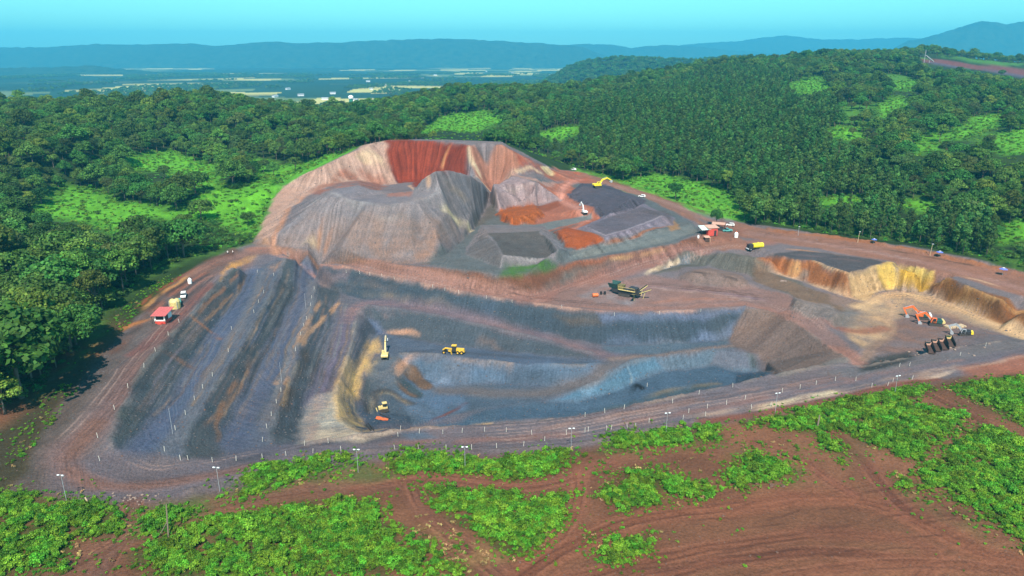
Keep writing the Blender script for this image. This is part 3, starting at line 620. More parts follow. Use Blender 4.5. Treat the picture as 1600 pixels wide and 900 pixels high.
area([(1335,490),(1350,476),(1400,452),(1412,447),(1440,456),(1470,467),(1520,489),(1590,510),(1680,532),(1680,545),(1560,520),(1500,500),(1440,484),(1400,500),(1390,530),(1350,545),(1320,520)], (206,172,130), 2.5, breakup=1.6)
stroke([(1340,480),(1380,462),(1420,458),(1470,472),(1540,500),(1640,530)], (214,180,138), 7, op=0.9, tracks=0.14); area([(1405,490),(1440,478),(1490,492),(1530,510),(1560,522),(1480,545),(1420,552),(1370,550)], (140,108,94), 3, 0.9, breakup=0.9)
stroke([(1395,520),(1385,500),(1400,480),(1380,466)], (182,150,120), 5, op=0.6, tracks=0.2, breakup=0.4); stroke([(1400,510),(1375,535),(1350,560)], (170,138,114), 5, op=0.6, tracks=0.2, breakup=0.4); stroke([(1300,500),(1340,520),(1380,512)], (160,104,84), 6, op=0.7, tracks=0.1)
area([(1346,572),(1370,556),(1420,550),(1440,556),(1400,572),(1350,582)], (66,70,70), 2, 0.95)
area([(1230,484),(1240,464),(1300,477),(1332,497),(1303,512),(1262,498)], (128,119,116), 1.2); area([(1320,480),(1345,490),(1335,512),(1305,511)], (126,122,118), 2, 0.7)
# stockpile field
area([(655,412),(700,395),(745,350),(772,292),(850,282),(905,285),(955,292),(1010,310),(1060,335),(1100,360),(1060,379),(1000,391),(880,411),(822,428),(780,429),(700,419)], (98,104,107), 2)
area([(850,285),(885,283),(925,300),(948,338),(900,350),(850,360),(800,350),(840,322),(870,312),(840,290)], (166,104,82), 2, 0.95); stroke([(905,281),(880,290),(872,302),(885,318),(912,334),(920,348),(890,358)], (190,134,118), 6, op=0.95, tracks=0.16)
area([(880,355),(905,345),(930,338),(950,345),(915,356),(890,372)], (158,92,66), 2, 0.9, breakup=0.8); area([(795,352),(835,351),(900,338),(925,332),(925,342),(850,358),(800,360)], (112,122,124), 1.2, 0.95)
area([(893,397),(930,388),(980,376),(1050,358),(1078,349),(1090,362),(1060,373),(1000,387),(940,397),(895,405)], (112,118,118), 1.4); stroke([(890,396),(930,386),(980,374),(1050,357)], (140,140,138), 1.2, op=.6, breakup=.7); stroke([(945,380),(990,370),(1035,355),(1050,350)], (160,100,66), 1.8, op=0.8, breakup=0.6); area([(1040,350),(1055,345),(1062,358),(1050,362)], (166,126,82), 1.4, 0.7)
area([(767,291),(770,287),(835,284),(878,313),(830,321),(783,331),(767,320)], (150,134,138), 1); stroke([(772,290),(835,286)], (172,158,158), 1.4, op=.7); stroke([(820,288),(845,312)], (132,114,120), 3, op=0.5)
area([(772,336),(797,325),(838,320),(853,337),(833,351),(796,351)], (160,88,44), 1); area([(835,320),(870,313),(880,320),(850,332)], (136,80,58), 1.4, 0.8)
area([(726,398),(752,352),(850,353),(884,391),(866,405),(783,419)], (124,120,125), 1); area([(762,365),(843,361),(872,389),(788,400)], (92,90,90), 0.8)  # painted light: sun-facing slopes lighter, level top darker
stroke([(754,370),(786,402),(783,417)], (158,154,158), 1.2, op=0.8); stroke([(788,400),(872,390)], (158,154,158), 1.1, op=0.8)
area([(726,398),(754,366),(788,401),(783,419)], (104,101,103), 1.0)  # left face painted darker, as its shaded side
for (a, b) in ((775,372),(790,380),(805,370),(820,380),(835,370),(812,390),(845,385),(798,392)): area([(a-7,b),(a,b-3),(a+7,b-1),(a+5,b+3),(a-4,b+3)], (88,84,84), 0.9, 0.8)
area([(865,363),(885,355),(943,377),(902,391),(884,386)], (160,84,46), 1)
area([(900,357),(936,342),(1003,317),(1056,341),(1050,352),(945,378)], (124,117,130), 1); area([(915,354),(940,344),(1003,323),(1040,338),(946,368)], (102,97,107), 0.8)  # same painted light here: pale slopes around a darkened level top
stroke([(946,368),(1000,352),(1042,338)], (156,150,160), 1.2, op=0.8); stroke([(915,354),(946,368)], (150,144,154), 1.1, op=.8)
area([(884,304),(908,286),(945,288),(1008,313),(990,326),(948,337),(918,322)], (84,82,94), 1.2); area([(1000,330),(1040,328),(1050,338),(1048,346),(1020,335)], (90,84,88), 2, 0.7)
area([(780,430),(790,420),(830,412),(870,412),(845,428),(815,434)], (70,112,50), 1.6, 0.95, breakup=0.7)
area([(1095,352),(1130,345),(1165,360),(1150,375),(1100,378)], (138,96,80), 2, 0.7)
# big heap
area([(430,384),(432,366),(480,325),(530,293),(560,289),(598,303),(640,303),(660,280),(680,267),(705,265),(735,272),(765,294),(757,325),(722,375),(665,411),(560,405)], (128,122,126), 1.6)
area([(430,384),(440,366),(480,335),(520,340),(580,330),(605,344),(640,336),(690,345),(735,345),(722,375),(665,411),(560,405)], (140,120,112), 3, 0.85, breakup=1.4); area([(570,375),(640,370),(700,380),(665,411),(600,410)], (150,120,106), 3, 0.7, breakup=0.7)
area([(505,306),(540,312),(610,320),(650,314),(640,304),(598,304),(560,290),(530,294)], (122,118,126), 2, 0.8); area([(600,303),(645,299),(640,308),(605,308)], (160,112,98), 1.8, 0.8)
stroke([(693,330),(712,345),(736,361)], (206,192,156), 3.4, op=0.95, breakup=0.8); stroke([(505,345),(500,365),(498,385)], (168,122,92), 3, op=0.6, breakup=0.6); stroke([(522,360),(512,380),(508,390)], (160,116,88), 3, op=0.6, breakup=0.6)
stroke([(700,290),(730,312),(742,340)], (152,134,118), 4, op=0.6, breakup=0.6); area([(740,352),(758,325),(770,296),(778,320),(760,350)], (98,92,86), 2, 0.8); stroke([(430,386),(480,393),(560,408),(620,414),(665,412)], (128,98,80), 4, op=0.7, breakup=0.7)
area([(470,385),(490,370),(500,388)], (190,168,136), 2, 0.6, breakup=0.4)
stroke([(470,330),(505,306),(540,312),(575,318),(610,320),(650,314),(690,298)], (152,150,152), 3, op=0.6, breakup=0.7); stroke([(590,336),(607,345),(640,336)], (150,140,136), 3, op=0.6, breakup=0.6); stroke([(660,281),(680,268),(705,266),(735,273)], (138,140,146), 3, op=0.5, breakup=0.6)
# quarry hill
area([(400,375),(428,310),(445,290),(470,275),(530,247),(560,233),(585,222),(612,265),(622,287),(560,282),(520,288),(470,310),(440,340),(425,370)], (178,148,134), 2); area([(500,300),(530,262),(570,265),(610,280),(560,290),(520,296)], (152,96,76), 2.5, 0.7, breakup=0.5)
area([(555,245),(580,230),(600,250),(608,268),(590,262),(570,255)], (198,176,146), 2, 0.8, breakup=0.6); area([(480,300),(505,280),(515,285),(500,305)], (150,92,70), 2, 0.6, breakup=0.5)
area([(588,221),(650,220),(700,221),(735,229),(728,272),(690,270),(640,285),(622,285),(605,250)], (130,58,40), 2.6, 1, 2.0); area([(690,225),(735,228),(733,265),(700,268)], (104,44,32), 2, 0.7, breakup=1.2); stroke([(703,228),(695,245),(690,262)], (200,140,96), 2.4, op=0.85, breakup=0.8)
area([(733,228),(785,226),(800,235),(835,255),(858,268),(800,274),(745,274)], (164,116,98), 1.6); area([(795,232),(862,266),(850,272),(820,272)], (164,84,60), 2.5, 0.85, breakup=0.9); stroke([(733,230),(735,250),(750,273)], (212,196,162), 3.2, op=0.9, breakup=1.2); stroke([(640,290),(672,284)], (198,160,132), 2.4, op=0.8)
stroke([(600,220),(700,219.5),(785,225)], (196,160,136), 2, op=0.7); stroke([(745,274),(800,275),(850,272)], (214,190,160), 2, op=0.8, breakup=0.8); area([(845,262),(855,260),(868,272),(860,275)], (224,206,160), 1.2, 0.9)
area([(862,262),(905,268),(935,285),(880,283),(850,278)], (168,96,72), 2, 0.9, breakup=1.0); area([(770,285),(840,280),(870,285),(860,292),(840,284)], (172,140,130), 2, 0.8); stroke([(745,278),(800,279)], (110,108,112), 2, op=0.7)
# foreground tracks in the red soil
for p, w_, c in (([(150,905),(185,850),(205,815),(208,785)], 5, (120,88,76)), ([(100,890),(240,812),(400,772),(560,758),(650,745)], 7, (132,96,78)),
              ([(640,745),(665,800),(720,850),(790,905)], 6, (124,84,68)), ([(560,760),(640,745),(720,752),(820,762),(880,752),(950,722),(1050,700),(1130,703),(1185,740),(1240,772)], 6, (132,86,68)),
              ([(905,740),(908,780),(880,832),(815,905)], 5, (136,88,68)), ([(815,905),(900,842),(1000,810),(1150,790),(1290,775),(1390,790),(1500,850),(1620,890)], 7, (138,88,66)),
              ([(1180,690),(1240,705),(1280,742),(1330,770)], 4, (132,84,66)), ([(1310,680),(1350,720),(1385,770),(1420,800)], 6, (124,78,62)), ([(880,905),(1080,858),(1280,830),(1420,838),(1465,865),(1440,905)], 5, (130,84,64)),
              ([(1000,905),(1150,870),(1300,858),(1420,875)], 4, (126,80,62)), ([(1440,612),(1520,650),(1620,700)], 5, (120,80,62)), ([(1200,905),(1350,880),(1520,880),(1640,905)], 5, (138,90,68))):
    stroke(p, c, w_, f=w_ * 0.4, op=0.75, tracks=0.3)
    for of_ in (-2.2, -1.3, 0.9, 1.8): stroke(p, (84,54,42) if abs(of_) < 1.5 else (158,108,84), rng.uniform(.35, .6), op=.55, warp=.25, breakup=.6, off=of_ + rng.normal(0, .25))
for _ in range(60):
    x0 = rng.uniform(930, 1560); y0 = rng.uniform(770, 895)
    stroke([(x0, y0), (x0 + rng.uniform(20, 60), y0 - rng.uniform(3, 14)), (x0 + rng.uniform(70, 130), y0 - rng.uniform(5, 18))], (88,58,46) if rng.random() < .6 else (150,98,74), rng.uniform(0.5, 1.0), op=0.5, warp=0.3, breakup=0.5)
area([(350,755),(460,742),(560,720),(640,742),(560,752),(420,765),(360,775)], (92,108,58), 3, 0.8, breakup=0.7); area([(215,800),(330,770),(345,790),(260,830),(215,840)], (84,112,52), 3, 0.8, breakup=0.9)
area([(640,820),(720,830),(800,880),(730,890),(660,850)], (168,140,88), 3, 0.45, breakup=0.3); area([(1400,770),(1470,780),(1560,830),(1580,860),(1480,810)], (124,110,70), 3, 0.6, breakup=0.4)
area([(930,700),(1120,680),(1130,700),(980,720)], (118,100,64), 3, 0.5, breakup=0.5); area([(1130,705),(1260,690),(1250,760),(1140,765)], (124,104,66), 3, 0.5, breakup=0.5); area([(1270,650),(1440,660),(1330,730),(1290,700)], (104,92,60), 3, 0.5, breakup=0.5)
for p, n in (([(395,390),(500,402),(560,412),(640,430),(700,445),(775,459),(850,468),(925,477),(1000,482),(1060,478),(1130,474),(1180,474),(1230,488),(1280,520),(1320,552)], 7), ([(820,470),(860,462),(900,448),(960,428),(1020,408),(1080,394),(1140,382),(1200,378)], 7), ([(870,264),(930,282),(1000,303),(1060,325),(1120,350),(1180,366),(1260,377),(1350,391),(1450,411),(1560,440)], 6), ([(160,740),(200,755),(260,755),(330,742),(420,722),(500,705),(620,690),(760,684),(900,672),(1000,652),(1120,632),(1250,610),(1380,584),(1500,565)], 12), ([(150,730),(110,740),(95,715),(120,690),(170,640),(215,575),(265,515),(310,465),(345,432)], 7), ([(1340,480),(1380,462),(1420,458),(1470,472),(1540,500)], 5), ([(1000,446),(1060,452),(1130,458),(1200,470)], 6)):
    for k in range(n):
        i0 = int(rng.integers(0, max(1, len(p) - 3))); q = p[i0:i0 + int(rng.integers(3, 7))]
        of_ = (k / (n - 1) - .5) * (17 if n == 12 else 7.5) + rng.normal(0, .5); wd = rng.uniform(.35, .7); cc_ = (80,62,58) if rng.random() < .5 else (182,158,148)
        for g_ in (0, 2.1): stroke(q, cc_, wd, op=.45, warp=.3, breakup=.55, off=of_ + g_)
# pale dusty edges and the low safety berms that run along them
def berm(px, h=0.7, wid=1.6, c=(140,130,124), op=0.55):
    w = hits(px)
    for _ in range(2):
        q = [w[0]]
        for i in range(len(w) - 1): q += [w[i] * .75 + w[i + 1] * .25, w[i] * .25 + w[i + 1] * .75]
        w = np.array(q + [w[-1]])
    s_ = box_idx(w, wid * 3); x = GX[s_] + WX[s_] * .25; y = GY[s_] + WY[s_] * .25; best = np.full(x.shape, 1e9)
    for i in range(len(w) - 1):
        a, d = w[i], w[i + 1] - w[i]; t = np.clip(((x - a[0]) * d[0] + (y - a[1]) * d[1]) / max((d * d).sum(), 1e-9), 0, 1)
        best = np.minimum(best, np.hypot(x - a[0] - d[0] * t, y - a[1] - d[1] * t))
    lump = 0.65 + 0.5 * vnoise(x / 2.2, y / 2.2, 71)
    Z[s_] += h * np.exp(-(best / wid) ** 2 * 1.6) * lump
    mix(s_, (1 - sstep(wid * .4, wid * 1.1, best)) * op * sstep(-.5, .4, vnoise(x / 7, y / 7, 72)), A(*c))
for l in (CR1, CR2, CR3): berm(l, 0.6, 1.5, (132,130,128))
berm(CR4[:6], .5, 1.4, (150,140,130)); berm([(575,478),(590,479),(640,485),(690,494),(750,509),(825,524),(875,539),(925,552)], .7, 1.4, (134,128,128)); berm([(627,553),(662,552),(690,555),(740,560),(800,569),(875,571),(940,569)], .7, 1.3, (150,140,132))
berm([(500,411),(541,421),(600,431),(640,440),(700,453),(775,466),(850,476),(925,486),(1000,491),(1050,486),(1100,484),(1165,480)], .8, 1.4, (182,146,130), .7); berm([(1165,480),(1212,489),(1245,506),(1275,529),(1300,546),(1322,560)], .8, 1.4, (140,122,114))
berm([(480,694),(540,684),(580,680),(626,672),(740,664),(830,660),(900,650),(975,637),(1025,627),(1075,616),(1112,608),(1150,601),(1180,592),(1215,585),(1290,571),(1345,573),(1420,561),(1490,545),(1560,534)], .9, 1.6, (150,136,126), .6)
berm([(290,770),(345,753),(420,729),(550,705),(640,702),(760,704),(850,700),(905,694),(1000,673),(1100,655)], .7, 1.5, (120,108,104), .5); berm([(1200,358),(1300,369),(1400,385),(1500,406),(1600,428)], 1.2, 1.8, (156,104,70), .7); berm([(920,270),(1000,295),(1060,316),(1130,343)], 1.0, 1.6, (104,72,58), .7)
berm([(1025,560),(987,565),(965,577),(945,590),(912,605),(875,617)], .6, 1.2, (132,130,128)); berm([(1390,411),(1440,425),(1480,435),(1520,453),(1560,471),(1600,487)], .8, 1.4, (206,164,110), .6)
# second mine in the far right and the fields on the plain
def warea(w, c, f, op=1.0):
    w = np.array(w, float); s_ = box_idx(w, f + 4); d = sdist(w, GX[s_] + WX[s_] * 3, GY[s_] + WY[s_] * 3)
    mix(s_, (1 - sstep(-f, f, d)) * op, A(*c), 0.1)
m2 = [S(1436,84,1555,0)[:2], S(1440,100,1440,0)[:2], S(1520,112,1440,0)[:2], S(1600,124,1420,0)[:2], S(1850,150,1390,0)[:2], S(1850,118,1520,0)[:2], S(1600,100,1545,0)[:2]]
warea(m2, (120,72,70), 8); warea([(x, y - 8) for x, y in m2[1:5]] + [(x, y + 28) for x, y in m2[1:5]][::-1], (92,86,104), 6, 0.9)
warea([S(1470,72,1935,0)[:2], S(1540,82,1935,0)[:2], S(1600,90,1890,0)[:2], S(1600,90,1860,0)[:2], S(1480,72,1850,0)[:2]], (134,96,84), 25, 0.7)
pm = sstep(2100, 2600, Rg)[..., None]
cell = _hash(np.floor((GX + 60 * fbm(GX / 300, GY / 300, 90, 2)) / 260), np.floor((GY + 90 * fbm(GX / 300, GY / 300, 91, 2)) / 420), 5)
fld = np.where((cell > 0.62)[..., None], A(216, 214, 130), np.where((cell > 0.45)[..., None], A(120, 140, 84), A(44, 74, 48)))
big = sstep(-0.12, 0.15, fbm(GX / 1500, GY / 900, 93, 3) + 0.12 * (1 - np.abs(GX / 1400)))[..., None]
COL = COL * (1 - pm) + (A(38, 66, 44) * (1 - big) + fld * big) * pm
# grain of the earth: gullies on the slopes, mottling everywhere
tone = 1 + 0.10 * nb * inm + 0.07 * ns_ + 0.05 * fbm(GX / 1.1, GY / 1.1, 53, 2)
COL *= tone[..., None]
COL *= (1 + (0.20 + 0.12 * sstep(300, 430, Rg)) * streak * slm)[..., None]
COL *= (1 + (0.08 + 0.13 * leftw) * bands * inm)[..., None]
COL *= 1 + ((0.04 + 0.08 * leftw) * bands * inm)[..., None] * np.array((1.0, 0.1, -0.8))
hue = (0.5 * fbm(GX / 14, GY / 14, 55, 3) * inm)[..., None]
COL *= 1 + hue * np.array((0.16, 0.0, -0.14))
ORE = hits([(375,422),(410,396),(500,412),(541,423),(600,433),(640,442),(700,455),(775,468),(850,478),(925,488),(1000,493),(1050,488),(1100,486),(1165,482),(1150,545),(1200,568),(1215,584),(1150,600),(1075,615),(975,636),(900,649),(740,663),(580,678),(462,696),(340,718),(200,705),(172,690),(215,592),(280,510),(335,447)])   # the slate grey ore body the pit cuts into
oi_ = box_idx(ORE, 6); ow = (1 - sstep(-3, 3, sdist(ORE, GX[oi_], GY[oi_]))) * (1 - sstep(1.35, 1.9, COL[oi_][..., 0] / np.maximum(COL[oi_][..., 2], 1e-4)))
COL[oi_] *= 1 - ow[..., None] * np.array((0.25, 0.16, 0.04))
COL = np.clip(COL, 0.004, 0.9)

# ------------------------------------------------------------------ materials
def new_mat(name):
    m = bpy.data.materials.new(name); m.use_nodes = True
    return m, m.node_tree, m.node_tree.nodes["Principled BSDF"]
def plain_mat(name, rgb, rough=0.6, metal=0.0, var=0.12, scale=2.0):
    m, t, b = new_mat(name)
    tc = t.nodes.new("ShaderNodeTexCoord"); n = t.nodes.new("ShaderNodeTexNoise"); n.inputs["Scale"].default_value = scale; n.inputs["Detail"].default_value = 5
    t.links.new(tc.outputs["Object"], n.inputs["Vector"])
    r = t.nodes.new("ShaderNodeValToRGB")
    r.color_ramp.elements[0].position = 0.3; r.color_ramp.elements[1].position = 0.7
    c = np.array(rgb)
    r.color_ramp.elements[0].color = (*np.clip(c * (1 - var * 1.6), 0, 1), 1); r.color_ramp.elements[1].color = (*np.clip(c * (1 + var), 0, 1), 1)
    t.links.new(n.outputs["Fac"], r.inputs[0]); t.links.new(r.outputs[0], b.inputs["Base Color"])
    b.inputs["Roughness"].default_value = rough; b.inputs["Metallic"].default_value = metal
    return m
def earth_mat():
    m, t, b = new_mat("earth")
    at = t.nodes.new("ShaderNodeAttribute"); at.attribute_name = "soil"
    ge = t.nodes.new("ShaderNodeNewGeometry")
    def noise(s, d):
        n = t.nodes.new("ShaderNodeTexNoise"); n.inputs["Scale"].default_value = s; n.inputs["Detail"].default_value = d; n.inputs["Roughness"].default_value = 0.65
        t.links.new(ge.outputs["Position"], n.inputs["Vector"]); return n
    n1, n2 = noise(1.3, 8), noise(0.16, 5)
    def mul(a, node, lo, hi):
        mr = t.nodes.new("ShaderNodeMapRange"); mr.inputs[1].default_value = 0.3; mr.inputs[2].default_value = 0.7; mr.inputs[3].default_value = lo; mr.inputs[4].default_value = hi
        t.links.new(node.outputs["Fac"], mr.inputs[0])
        mx = t.nodes.new("ShaderNodeMix"); mx.data_type = 'RGBA'; mx.blend_type = 'MULTIPLY'; mx.inputs[0].default_value = 1
        t.links.new(a, mx.inputs[6]); t.links.new(mr.outputs[0], mx.inputs[7]); return mx.outputs[2]
    c = mul(mul(at.outputs["Color"], n1, 0.70, 1.3), n2, 0.9, 1.1)
    t.links.new(c, b.inputs["Base Color"])
    b.inputs["Roughness"].default_value = 0.92
    b.inputs["Specular IOR Level"].default_value = 0.15
    bp = t.nodes.new("ShaderNodeBump"); bp.inputs["Strength"].default_value = 0.9; bp.inputs["Distance"].default_value = 0.5
    t.links.new(n1.outputs["Fac"], bp.inputs["Height"]); t.links.new(bp.outputs[0], b.inputs["Normal"])
    return m
EARTH = earth_mat()

# ------------------------------------------------------------------ ground meshes: one grid, cut where one named thing meets the next
def tag(o, label=None, cat=None, group=None, kind=None):
    if label: o["label"] = label
    if cat: o["category"] = cat
    if group: o["group"] = group
    if kind: o["kind"] = kind
    return o
reg = np.zeros((NR - 1, NC - 1), np.int16)
fx = 0.25 * (GX[:-1, :-1] + GX[1:, :-1] + GX[:-1, 1:] + GX[1:, 1:]); fy = 0.25 * (GY[:-1, :-1] + GY[1:, :-1] + GY[:-1, 1:] + GY[1:, 1:])
def mark(px, k, world_pts=None):
    w = hits(px) if world_pts is None else np.array(world_pts); s_ = box_idx(w, 3)
    s_ = (slice(s_[0].start, min(s_[0].stop, NR - 1)), slice(s_[1].start, min(s_[1].stop, NC - 1)))
    ins = sdist(w, fx[s_], fy[s_]) < 0
    reg[s_][ins] = k
rf = np.hypot(fx, fy)
reg[rf > 330] = 1
reg[rf > 2300] = 2
mark(None, 3, MINE)
MARKS = [(4,[(20,768),(60,772),(120,779),(210,786),(290,772),(345,756),(420,731),(550,706),(640,703),(760,705),(905,696),(1000,675),(1100,657),(1215,642),(1330,617),(1440,594),(1600,577),(1640,560),(1560,535),(1420,562),(1330,590),(1215,596),(1112,614),(975,642),(900,655),(740,668),(580,684),(462,698),(342,720),(200,712),(172,690),(215,592),(280,510),(335,447),(385,408),(362,394),(262,455),(150,573),(90,643),(50,720)]),
 (5,[(395,386),(480,400),(560,414),(640,433),(720,449),(800,463),(845,463),(950,428),(1062,396),(1110,386),(1140,390),(1060,405),(960,436),(880,462),(925,472),(1050,478),(1165,470),(1230,484),(1285,520),(1330,552),(1322,560),(1275,529),(1245,506),(1165,480),(1100,484),(925,486),(850,476),(775,466),(700,453),(600,431),(500,411),(410,394)]),
 (6,[(428,310),(445,290),(470,275),(530,247),(585,222),(600,219.6),(700,219.8),(785,225.5),(830,251),(862,266),(862,273),(800,275),(745,276),(660,281),(600,291),(560,282),(520,287),(440,340)]),
 (7,[(430,384),(432,366),(480,325),(505,306),(530,293),(560,289),(598,303),(640,300),(660,280),(680,267),(705,265),(735,272),(770,297),(745,352),(698,398),(665,411),(620,412),(560,405),(480,391)]),
 (8,[(767,291),(770,287),(835,284),(878,313),(830,321),(783,331),(767,320)]), (9,[(772,336),(797,325),(838,320),(853,337),(833,351),(796,351)]),
 (10,[(726,398),(752,352),(850,353),(884,391),(866,405),(783,419)]), (11,[(865,363),(885,355),(943,377),(902,391),(884,386)]),
 (12,[(900,357),(936,342),(1003,317),(1056,341),(1050,352),(945,378)]), (13,[(884,304),(908,286),(945,288),(1008,313),(990,326),(948,337),(918,322)]),
 (14,[(1230,484),(1240,464),(1300,477),(1332,497),(1303,512),(1262,498)]), (15,[(1058,436),(1080,426),(1110,421),(1145,428),(1168,442),(1130,450),(1090,447)])]
for k, px in MARKS: mark(px, k)
NAMES = {0: ("ground",), 1: ("forest_hills",), 2: ("valley_plain",), 3: ("mine_pit",), 4: ("perimeter_road",), 5: ("haul_road",), 6: ("quarry_hill",),
 7: ("ore_heap", "huge grey and brown heap of mine waste with fluted sides below the red quarry face"), 8: ("ore_stockpile", "smooth lilac grey stockpile with one long slope above the orange pile"),
 9: ("ore_stockpile", "flat topped orange ore stockpile below the lilac grey stockpile"), 10: ("ore_stockpile", "flat topped grey stockpile with dark patches on top beside the huge heap"),
 11: ("ore_stockpile", "small orange ore stockpile between the grey flat topped stockpiles"), 12: ("ore_stockpile", "wide purple grey stockpile with level top and straight front edge"),
 13: ("ore_stockpile", "dark rough grey stockpile carrying the yellow excavator on top"), 14: ("ore_stockpile", "low grey brown stockpile at the foot of the ochre cliff plateau"), 15: ("ore_stockpile", "low pinkish brown mound with dark ridge right of the crusher")}
vid = np.arange(NR * NC).reshape(NR, NC)
quads = np.stack([vid[:-1, :-1], vid[:-1, 1:], vid[1:, 1:], vid[1:, :-1]], -1)
VCO = np.stack([GX, GY, Z], -1).reshape(-1, 3); VCOL = COL.reshape(-1, 3)
def mesh_from(name, co, faces, nside):
    me = bpy.data.meshes.new(name)
    me.vertices.add(len(co)); me.vertices.foreach_set("co", np.ascontiguousarray(co, np.float32).ravel())
    n = len(faces); me.loops.add(n * nside); me.loops.foreach_set("vertex_index", np.ascontiguousarray(faces, np.int32).ravel())
    me.polygons.add(n); me.polygons.foreach_set("loop_start", np.arange(n, dtype=np.int32) * nside); me.polygons.foreach_set("loop_total", np.full(n, nside, np.int32))
    me.update(calc_edges=True)
    return me
def set_col(me, name, col):
    a = me.color_attributes.new(name, 'FLOAT_COLOR', 'POINT')
    a.data.foreach_set("color", np.concatenate([col, np.ones((len(col), 1))], 1).astype(np.float32).ravel())
for k, nm in NAMES.items():
    q = quads[reg == k]
    if len(q) == 0: continue
    u, inv = np.unique(q.ravel(), return_inverse=True)
    me = mesh_from(nm[0], VCO[u], inv.reshape(-1, 4), 4)
    set_col(me, "soil", VCOL[u])
    me.polygons.foreach_set("use_smooth", np.ones(len(q), bool))
    me.materials.append(EARTH)
    o = bpy.data.objects.new(nm[0], me); COLL.objects.link(o)
    if len(nm) == 1: o["kind"] = "structure"
    else: tag(o, nm[1], "stockpile", "stockpiles of the mine")
# ------------------------------------------------------------------ far hills on the plain
def ridge(name, pts, y0, half, seed):
    px = np.array([p[0] for p in pts], float); py = np.array([p[1] for p in pts], float)
    n = max(60, int((px[-1] - px[0]) / 4)); q = np.linspace(px[0], px[-1], n)
    py_ = np.interp(q, px, py) + 0.8 * vnoise(q / 9, q * 0, seed) + 0.5 * vnoise(q / 4, q * 0, seed + 1)
    top = np.array([S(a, b, y0, 0) for a, b in zip(q, py_)])
    env = np.minimum(1, np.minimum(q - q[0], q[-1] - q) / 90.0 + 0.02)
    hgt = (top[:, 2] + 52) * np.clip(env, 0, 1)
    m = 26; t = np.linspace(-1, 1, m)
    X = np.repeat(top[:, 0][None], m, 0) * (1 + t[:, None] * half / y0); Y = y0 + t[:, None] * half + 0 * X
    prof = np.clip(1 - np.abs(t), 0, 1)[:, None] ** 0.85
    fold = 1 + 0.22 * fbm(X / 420, Y / 700, seed + 3, 4) * (1 - prof) * 2
    Zz = -56 + hgt[None] * prof * fold
    co = np.stack([X, Y, Zz], -1).reshape(-1, 3)
    v = np.arange(m * n).reshape(m, n)
    f = np.stack([v[:-1, :-1], v[:-1, 1:], v[1:, 1:], v[1:, :-1]], -1).reshape(-1, 4)
    me = mesh_from(name, co, f, 4); me.polygons.foreach_set("use_smooth", np.ones(len(f), bool))
    me.materials.append(HILLM)
    o = bpy.data.objects.new(name, me); COLL.objects.link(o); o["kind"] = "structure"
    return o
def hill_mat():
    m, t, b = new_mat("wooded_hill")
    ge = t.nodes.new("ShaderNodeNewGeometry"); n = t.nodes.new("ShaderNodeTexNoise"); n.inputs["Scale"].default_value = 0.012; n.inputs["Detail"].default_value = 9; n.inputs["Roughness"].default_value = 0.7
    t.links.new(ge.outputs["Position"], n.inputs["Vector"])
    r = t.nodes.new("ShaderNodeValToRGB"); r.color_ramp.elements[0].position = 0.38; r.color_ramp.elements[1].position = 0.62
    r.color_ramp.elements[0].color = (0.012, 0.030, 0.022, 1); r.color_ramp.elements[1].color = (0.036, 0.066, 0.036, 1)
    t.links.new(n.outputs["Fac"], r.inputs[0]); t.links.new(r.outputs[0], b.inputs["Base Color"]); b.inputs["Roughness"].default_value = 1.0; b.inputs["Specular IOR Level"].default_value = 0
    bp = t.nodes.new("ShaderNodeBump"); bp.inputs["Distance"].default_value = 12; t.links.new(n.outputs["Fac"], bp.inputs["Height"]); t.links.new(bp.outputs[0], b.inputs["Normal"])
    return m
HILLM = hill_mat()
ridge("far_hills", [(-420,84),(-200,78),(0,73),(75,72),(150,67),(230,68),(300,66),(340,70),(390,65),(430,63),(480,66),(540,64),(600,61),(700,58),(760,61),(820,64),(900,70),(1000,80)], 10500, 900, 1)
ridge("far_hills", [(-420,104),(-100,106),(0,105),(90,104),(140,101),(190,107),(260,112),(330,118)], 6600, 500, 2)
ridge("far_hills", [(250,100),(340,92),(400,86),(430,88),(500,94),(560,93),(600,91),(640,83),(700,81),(770,86),(830,92),(880,97)], 11500, 800, 3)
ridge("far_hills", [(740,92),(800,84),(840,80),(870,71),(910,67),(960,69),(985,73),(1030,69),(1080,70),(1130,76),(1180,80),(1300,86)], 12500, 800, 4)
ridge("far_hills", [(980,76),(1080,67),(1150,63),(1200,56),(1230,53),(1280,60),(1340,60),(1400,57),(1460,59),(1560,62),(1700,60)], 14500, 900, 5)
ridge("far_hills", [(1330,75),(1440,58),(1500,40),(1535,30),(1575,35),(1610,30),(1700,24),(1800,34),(2000,50)], 9800, 900, 6)
ridge("forested_hill", [(800,128),(840,117),(880,106),(920,93),(960,89),(1000,89),(1050,93),(1100,92),(1150,88),(1250,92),(1400,98)], 3300, 420, 7)

